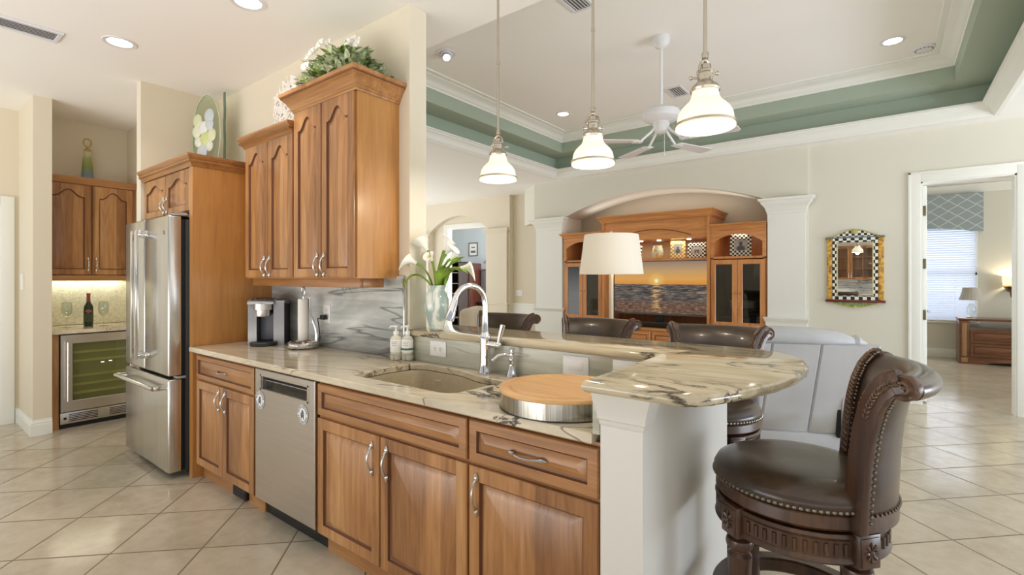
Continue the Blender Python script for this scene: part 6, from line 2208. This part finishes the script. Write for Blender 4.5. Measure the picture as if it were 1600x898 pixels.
MB().box(wx0 + 0.015, wx1 - 0.02, 11.44, 11.495, 0.642, 0.662, 0.004).build('bottom_rail', white_plastic, t)
mb = MB()
for x in (0.0, 0.45, 0.9):
    mb.tube([(x, 11.468, 0.65), (x, 11.468, 2.28)], 0.002, 6)
mb.build('cords', white_plastic, t)
t = thing('window_valance', 'blue-grey valance with a pale lattice pattern above the bedroom blind', 'valance', (0.45, 11.4, 2.2))
m = NT('lattice_fabric')
x, y, z = m.sep(m.coord())
def tri(q): return m.math('ABSOLUTE', m.math('SUBTRACT', m.math('FRACT', q), 0.5))
wob = m.math('MULTIPLY', m.math('SINE', m.math('MULTIPLY', z, 70.0)), 0.015)
p1 = tri(m.math('ADD', m.math('ADD', m.math('MULTIPLY', x, 4.2), m.math('MULTIPLY', z, 5.6)), wob))
p2 = tri(m.math('ADD', m.math('SUBTRACT', m.math('MULTIPLY', x, 4.2), m.math('MULTIPLY', z, 5.6)), wob))
mn = m.math('MINIMUM', p1, p2)
m.l(m.mix(m.ramp(mn, [(0.035, 1.0), (0.06, 0.0)]), (158, 172, 176), (206, 212, 212)), m.b.inputs['Base Color'])
m.b.inputs['Roughness'].default_value = 0.9
vx0, vx1 = -0.32, 1.255
mb = MB()
pts = [(vx1, 2.84), (vx0, 2.84), (vx0, 2.19)]
for k in range(31):
    s = k / 30
    q = min(1.0, max(0.0, (s - 0.10) / 0.80))
    pts.append((vx0 + 0.001 + (vx1 - vx0 - 0.002) * s, 2.19 + 0.075 * (sin(pi * q) ** 0.6 if 0 < q < 1 else 0)))
pts.append((vx1, 2.19))
L = [[mb.v((u, yy, v)) for u, v in pts] for yy in (11.395, 11.41)]
n = len(pts)
for i in range(n):
    mb.face([L[0][i], L[0][(i + 1) % n], L[1][(i + 1) % n], L[1][i]])
for l_ in L:
    bmesh.ops.triangle_fill(mb.bm, edges=[mb.bm.edges.get((l_[i], l_[(i + 1) % n])) for i in range(n)], use_beauty=True)
mb.build('front', m.m, t, angle=20)
MB().box(vx0, vx0 + 0.015, 11.41, 11.499, 2.19, 2.84).box(vx1 - 0.015, vx1, 11.41, 11.499, 2.19, 2.84).box(vx0, vx1, 11.41, 11.499, 2.83, 2.845).build('return', m.m, t)

# low brown storage unit
ax, ay = 0.905, 10.86
t = thing('storage_unit', 'brown wooden unit with two drawers under an open gap, in the bedroom', 'dresser', (1.6, 11.1, 0))
mb = MB()
mb.box(ax + 0.10, 2.4, ay + 0.01, 11.35, 0.05, 0.565)
mb.build('body', bed_wood, t)
mb = MB(); mb.box(ax - 0.01, 2.42, ay - 0.01, 11.36, 0.70, 0.735, 0.004); mb.build('top_rail', bed_wood, t)
mb = MB()
mb.box(ax, ax + 0.125, ay, 11.35, 0.0, 0.70, 0.004)
mb.build('post', bed_wood, t)
mb = MB(); mb.box(2.28, 2.40, ay, 11.35, 0.0, 0.70, 0.004); mb.build('post', bed_wood, t)
mb = MB()
mb.box(ax + 0.03, ax + 0.09, ay - 0.012, ay + 0.001, 0.12, 0.66, 0.003); mb.box(ax + 0.02, ax + 0.10, ay - 0.015, ay + 0.001, 0.02, 0.10, 0.004)
mb.build('post_panel', wood('honey_wood', (150, 112, 76), (176, 138, 98), (196, 160, 118), 'z', .5), t)
FD = FY(ay + 0.01)
for z0_, z1_ in ((0.345, 0.545), (0.125, 0.325)):
    d = raised_front(MB(), FD, ax + 0.135, 1.95, z0_, z1_, 0.022, 0.03, field=0.02).build('drawer', [bed_wood, glaze], t)
    MB().box(1.50, 1.58, ay - 0.03, ay - 0.010, (z0_ + z1_) / 2 - 0.015, (z0_ + z1_) / 2 + 0.015, 0.006).build('handle', plain('aged_bronze', (96, 80, 60), 0.4, 0.8), d)
mb = MB()
pts = [(ax + 0.125, 0.10), (ax + 0.125, 0.0), (ax + 0.32, 0.0)] + [(ax + 0.36 + 0.9 * k / 12, 0.03 + 0.03 * sin(pi * k / 12)) for k in range(13)] + [(2.28, 0.0), (2.28, 0.10)]
mb.prism(pts, XZ, ay, ay + 0.02)
mb.build('plinth', bed_wood, t)
ux, uy = 1.07, 11.08
t = thing('table_lamp', 'small crystal table lamp with pleated grey shade on the brown storage unit', 'table lamp', (ux, uy, 0.7355))
MB().lathe([(0, 0.7355), (0.06, 0.7355), (0.06, 0.75), (0.03, 0.758), (0, 0.76)], (ux, uy, 0), 24).build('base', plain('lamp_brass', (176, 160, 116), 0.3, 1.0), t)
MB().lathe([(0.012, 0.758), (0.045, 0.80), (0.062, 0.86), (0.055, 0.92), (0.03, 0.96), (0.015, 0.97), (0, 0.97)], (ux, uy, 0), 24).build('crystal_body', crystal, t)
MB().tube([(ux, uy, 0.76), (ux, uy, 1.05)], 0.006, 8).build('stem', silver, t)
mb = MB()
loops = []
for r, h in ((0.155, 1.03), (0.135, 1.09), (0.118, 1.15), (0.105, 1.235)):
    loops.append([(ux + r * (1 + 0.02 * cos(20 * a)) * cos(a), uy + r * (1 + 0.02 * cos(20 * a)) * sin(a), h) for a in [2 * pi * k / 80 for k in range(80)]])
mb.rings(loops, False, False)
o = mb.build('shade', plain('shade_grey', (190, 186, 178), 0.9), t)
md = o.modifiers.new('thick', 'SOLIDIFY'); md.thickness = 0.003
# wall sconce
qx, qz = 1.585, 1.245
t = thing('wall_sconce', 'lit brass wall sconce with a small cream shade in the bedroom', 'wall lamp', (qx, 11.45, 1.08))
MB().lathe([(0, 0), (0.05, 0), (0.05, 0.012), (0.03, 0.02), (0, 0.02)], n=20, mp=lambda a, b, c: (qx + a, 11.4995 - c, qz - 0.03 + b)).build('backplate', plain('sconce_brass', (132, 116, 84), 0.35, 1.0), t)
mb = MB()
mb.tube([(qx, 11.48, qz - 0.03), (qx, 11.42, qz - 0.07), (qx, 11.38, qz)], 0.012, 10)
mb.lathe([(0, -0.02), (0.07, 0.0), (0.10, 0.05), (0.09, 0.06), (0, 0.05)], (qx, 11.38, qz - 0.04), 20)
mb.lathe([(0, -0.17), (0.012, -0.165), (0.02, -0.10), (0.03, -0.05), (0, -0.04)], (qx, 11.38, qz), 16)
mb.build('arm', MATS['sconce_brass'], t)
MB().lathe([(0.105, 0.03), (0.115, 0.17), (0.112, 0.17), (0.102, 0.03), (0.105, 0.03)], (qx, 11.38, qz), 24, caps=False).build('shade', glow('sconce_shade', (255, 240, 206), 0.8), t)
d = bpy.data.lights.new('sconce_bulb', 'POINT'); d.energy = 5; d.color = (1, 0.85, 0.6); d.shadow_soft_size = 0.03
o = bpy.data.objects.new('sconce_bulb', d); COL.objects.link(o); o.location = (qx, 11.38, qz + 0.12)

# ================================================================== office through the far-left door
esp = plain('espresso', (50, 34, 28), 0.4)
t = thing('tall_bookcase', 'tall dark open bookcase inside the office doorway, behind the vase', 'bookcase', (-8.55, 9.0, 0))
bx0, bx1, byf = -8.86, -8.46, 8.85
mb = MB()
mb.box(bx0, bx0 + 0.02, byf, byf + 0.35, 0, 1.80); mb.box(bx1 - 0.02, bx1, byf, byf + 0.35, 0, 1.80); mb.box(bx0, bx1, byf + 0.33, byf + 0.35, 0, 1.80)
mb.box(bx0, bx1, byf, byf + 0.35, 1.78, 1.80); mb.box(bx0, bx1, byf, byf + 0.35, 0.0, 0.08)
mb.build('case', esp, t)
shelf_edge = plain('shelf_edge', (150, 146, 142), 0.4)
for z in (0.40, 0.72, 1.0, 1.25, 1.52):
    MB().box(bx0 + 0.02, bx1 - 0.02, byf - 0.004, byf + 0.33, z, z + 0.022).build('shelf', shelf_edge, t)
t = thing('office_cabinet', 'tall brown cabinet standing beside the office desk hutch', 'cabinet', (-8.25, 10.2, 0))
mb = MB().box(-9.22, -8.90, 9.75, 10.2, 0.06, 1.80, 0.004); mb.build('body', wood('mahogany', (70, 36, 26), (92, 50, 36), (110, 64, 48), 'z', .5), t)
MB().box(-9.20, -8.92, 9.78, 10.2, 0.0, 0.06).build('plinth', esp, t)
MB().box(-9.21, -8.91, 9.735, 9.75, 0.10, 1.78, 0.003).build('door', MATS['mahogany'], t)
t = thing('white_board', 'white upright panel leaning between the office bookcase and the brown cabinet', 'panel', (-8.9, 9.5, 0))
MB().box(-9.28, -9.05, 9.60, 9.63, 0.0, 1.75, 0.004).build('panel', trim_paint, t)
t = thing('desk_hutch', 'grey desk hutch with small doors against the office wall', 'desk', (-8.6, 10.3, 0))
hut = plain('hutch_grey', (122, 120, 126), 0.45)
mb = MB()
mb.box(-8.88, -7.9, 10.15, 10.58, 1.02, 1.62, 0.004); mb.box(-8.88, -7.9, 10.10, 10.58, 1.62, 1.645)
mb.box(-8.88, -8.84, 10.15, 10.58, 0.0, 1.02); mb.box(-7.94, -7.9, 10.15, 10.58, 0.0, 1.02); mb.box(-8.84, -7.94, 10.54, 10.58, 0.0, 1.02)
mb.build('hutch', hut, t)
mb = MB(); mb.box(-8.86, -7.9, 9.95, 10.53, 0.72, 0.75, 0.003); mb.build('desktop', esp, t)
mb = MB(); mb.box(-8.83, -8.45, 10.0, 10.53, 0.05, 0.72, 0.003); mb.build('pedestal', esp, t)
for a, b, kx in ((-8.86, -8.53, -8.56), (-8.52, -8.2, -8.49)):
    d = MB().box(a, b, 10.135, 10.15, 1.06, 1.60, 0.003).build('door', hut, t)
    MB().ball((kx, 10.125, 1.34), 0.014).build('knob', black_plastic, d)
t = thing('desk_lamp', 'black adjustable desk lamp on top of the office hutch', 'desk lamp', (-8.75, 10.3, 1.645))
mb = MB(); mb.lathe([(0, 1.645), (0.07, 1.645), (0.07, 1.66), (0, 1.662)], (-8.72, 10.3, 0), 20); mb.build('base', black_plastic, t)
mb = MB(); mb.tube([(-8.72, 10.3, 1.66), (-8.71, 10.3, 1.80), (-8.80, 10.28, 1.86)], 0.010, 8); mb.build('arm', black_plastic, t)
mb = MB(); mb.tube([(-8.86, 10.26, 1.82), (-8.66, 10.28, 1.95)], [0.03, 0.035], 12); mb.build('head', silver_plastic, t)
t = thing('wall_picture', 'framed certificate hanging on the blue-grey office wall', 'picture', (-9.4, 10.58, 2.0))
fx0, fx1, fz0, fz1 = -9.72, -9.38, 2.03, 2.42
mb = MB()
mb.slab([(fx0, fz0), (fx1, fz0), (fx1, fz1), (fx0, fz1)], [[(fx0 + .025, fz0 + .025), (fx1 - .025, fz0 + .025), (fx1 - .025, fz1 - .025), (fx0 + .025, fz1 - .025)]], 0, 0.02, 0.003)
mb.xform(Matrix(((1, 0, 0, 0), (0, 0, -1, 10.599), (0, 1, 0, 0), (0, 0, 0, 1)))); mb.build('frame', plain('frame_bronze', (96, 84, 66), 0.4), t)
p = MB().box(fx0 + .02, fx1 - .02, 10.588, 10.592, fz0 + .02, fz1 - .02).build('sheet', plain('sheet_white', (236, 236, 232), 0.5), t)
MB().box(fx0 + .08, fx1 - .08, 10.5865, 10.5885, fz0 + .10, fz0 + .16).box(fx0 + .10, fx1 - .10, 10.5865, 10.5885, fz0 + .24, fz0 + .27).build('print', grey_ink, p)

# small wall fittings
t = thing('wall_switch', 'white switch plate on the far wall left of the arch pilaster', 'switch', (-5.68, YL + 0.115, 1.05))
MB().box(-5.76, -5.60, YL + 0.112, YL + 0.1195, 1.05, 1.16, 0.002).build('plate', white_plastic, t)
for x in (-5.71, -5.65):
    MB().box(x - 0.015, x + 0.015, YL + 0.109, YL + 0.112, 1.075, 1.135).build('rocker', white_enamel, t)
t = thing('wall_sensor', 'small beige and white control on the wall end beside the wine nook', 'control', (-6.43, 0.85, 1.33))
MB().box(-6.47, -6.44, 0.845, 0.8595, 1.36, 1.43, 0.003).build('button', plain('aged_button', (150, 146, 110), 0.4), t)
MB().box(-6.43, -6.37, 0.84, 0.8595, 1.28, 1.43, 0.003).build('housing', white_plastic, t)
t = thing('wall_horn', 'thin bronze curved ornament on the wall behind the left arch pilaster', 'decoration', (-5.05, 7.6, 1.3))
MB().tube([(-4.98, 7.58, 1.30), (-5.0, 7.55, 1.45), (-5.0, 7.55, 1.65), (-4.98, 7.58, 1.82)], [0.008, 0.016, 0.016, 0.008], 8).build('horn', plain('dark_bronze', (90, 80, 66), 0.4, 0.6), t)
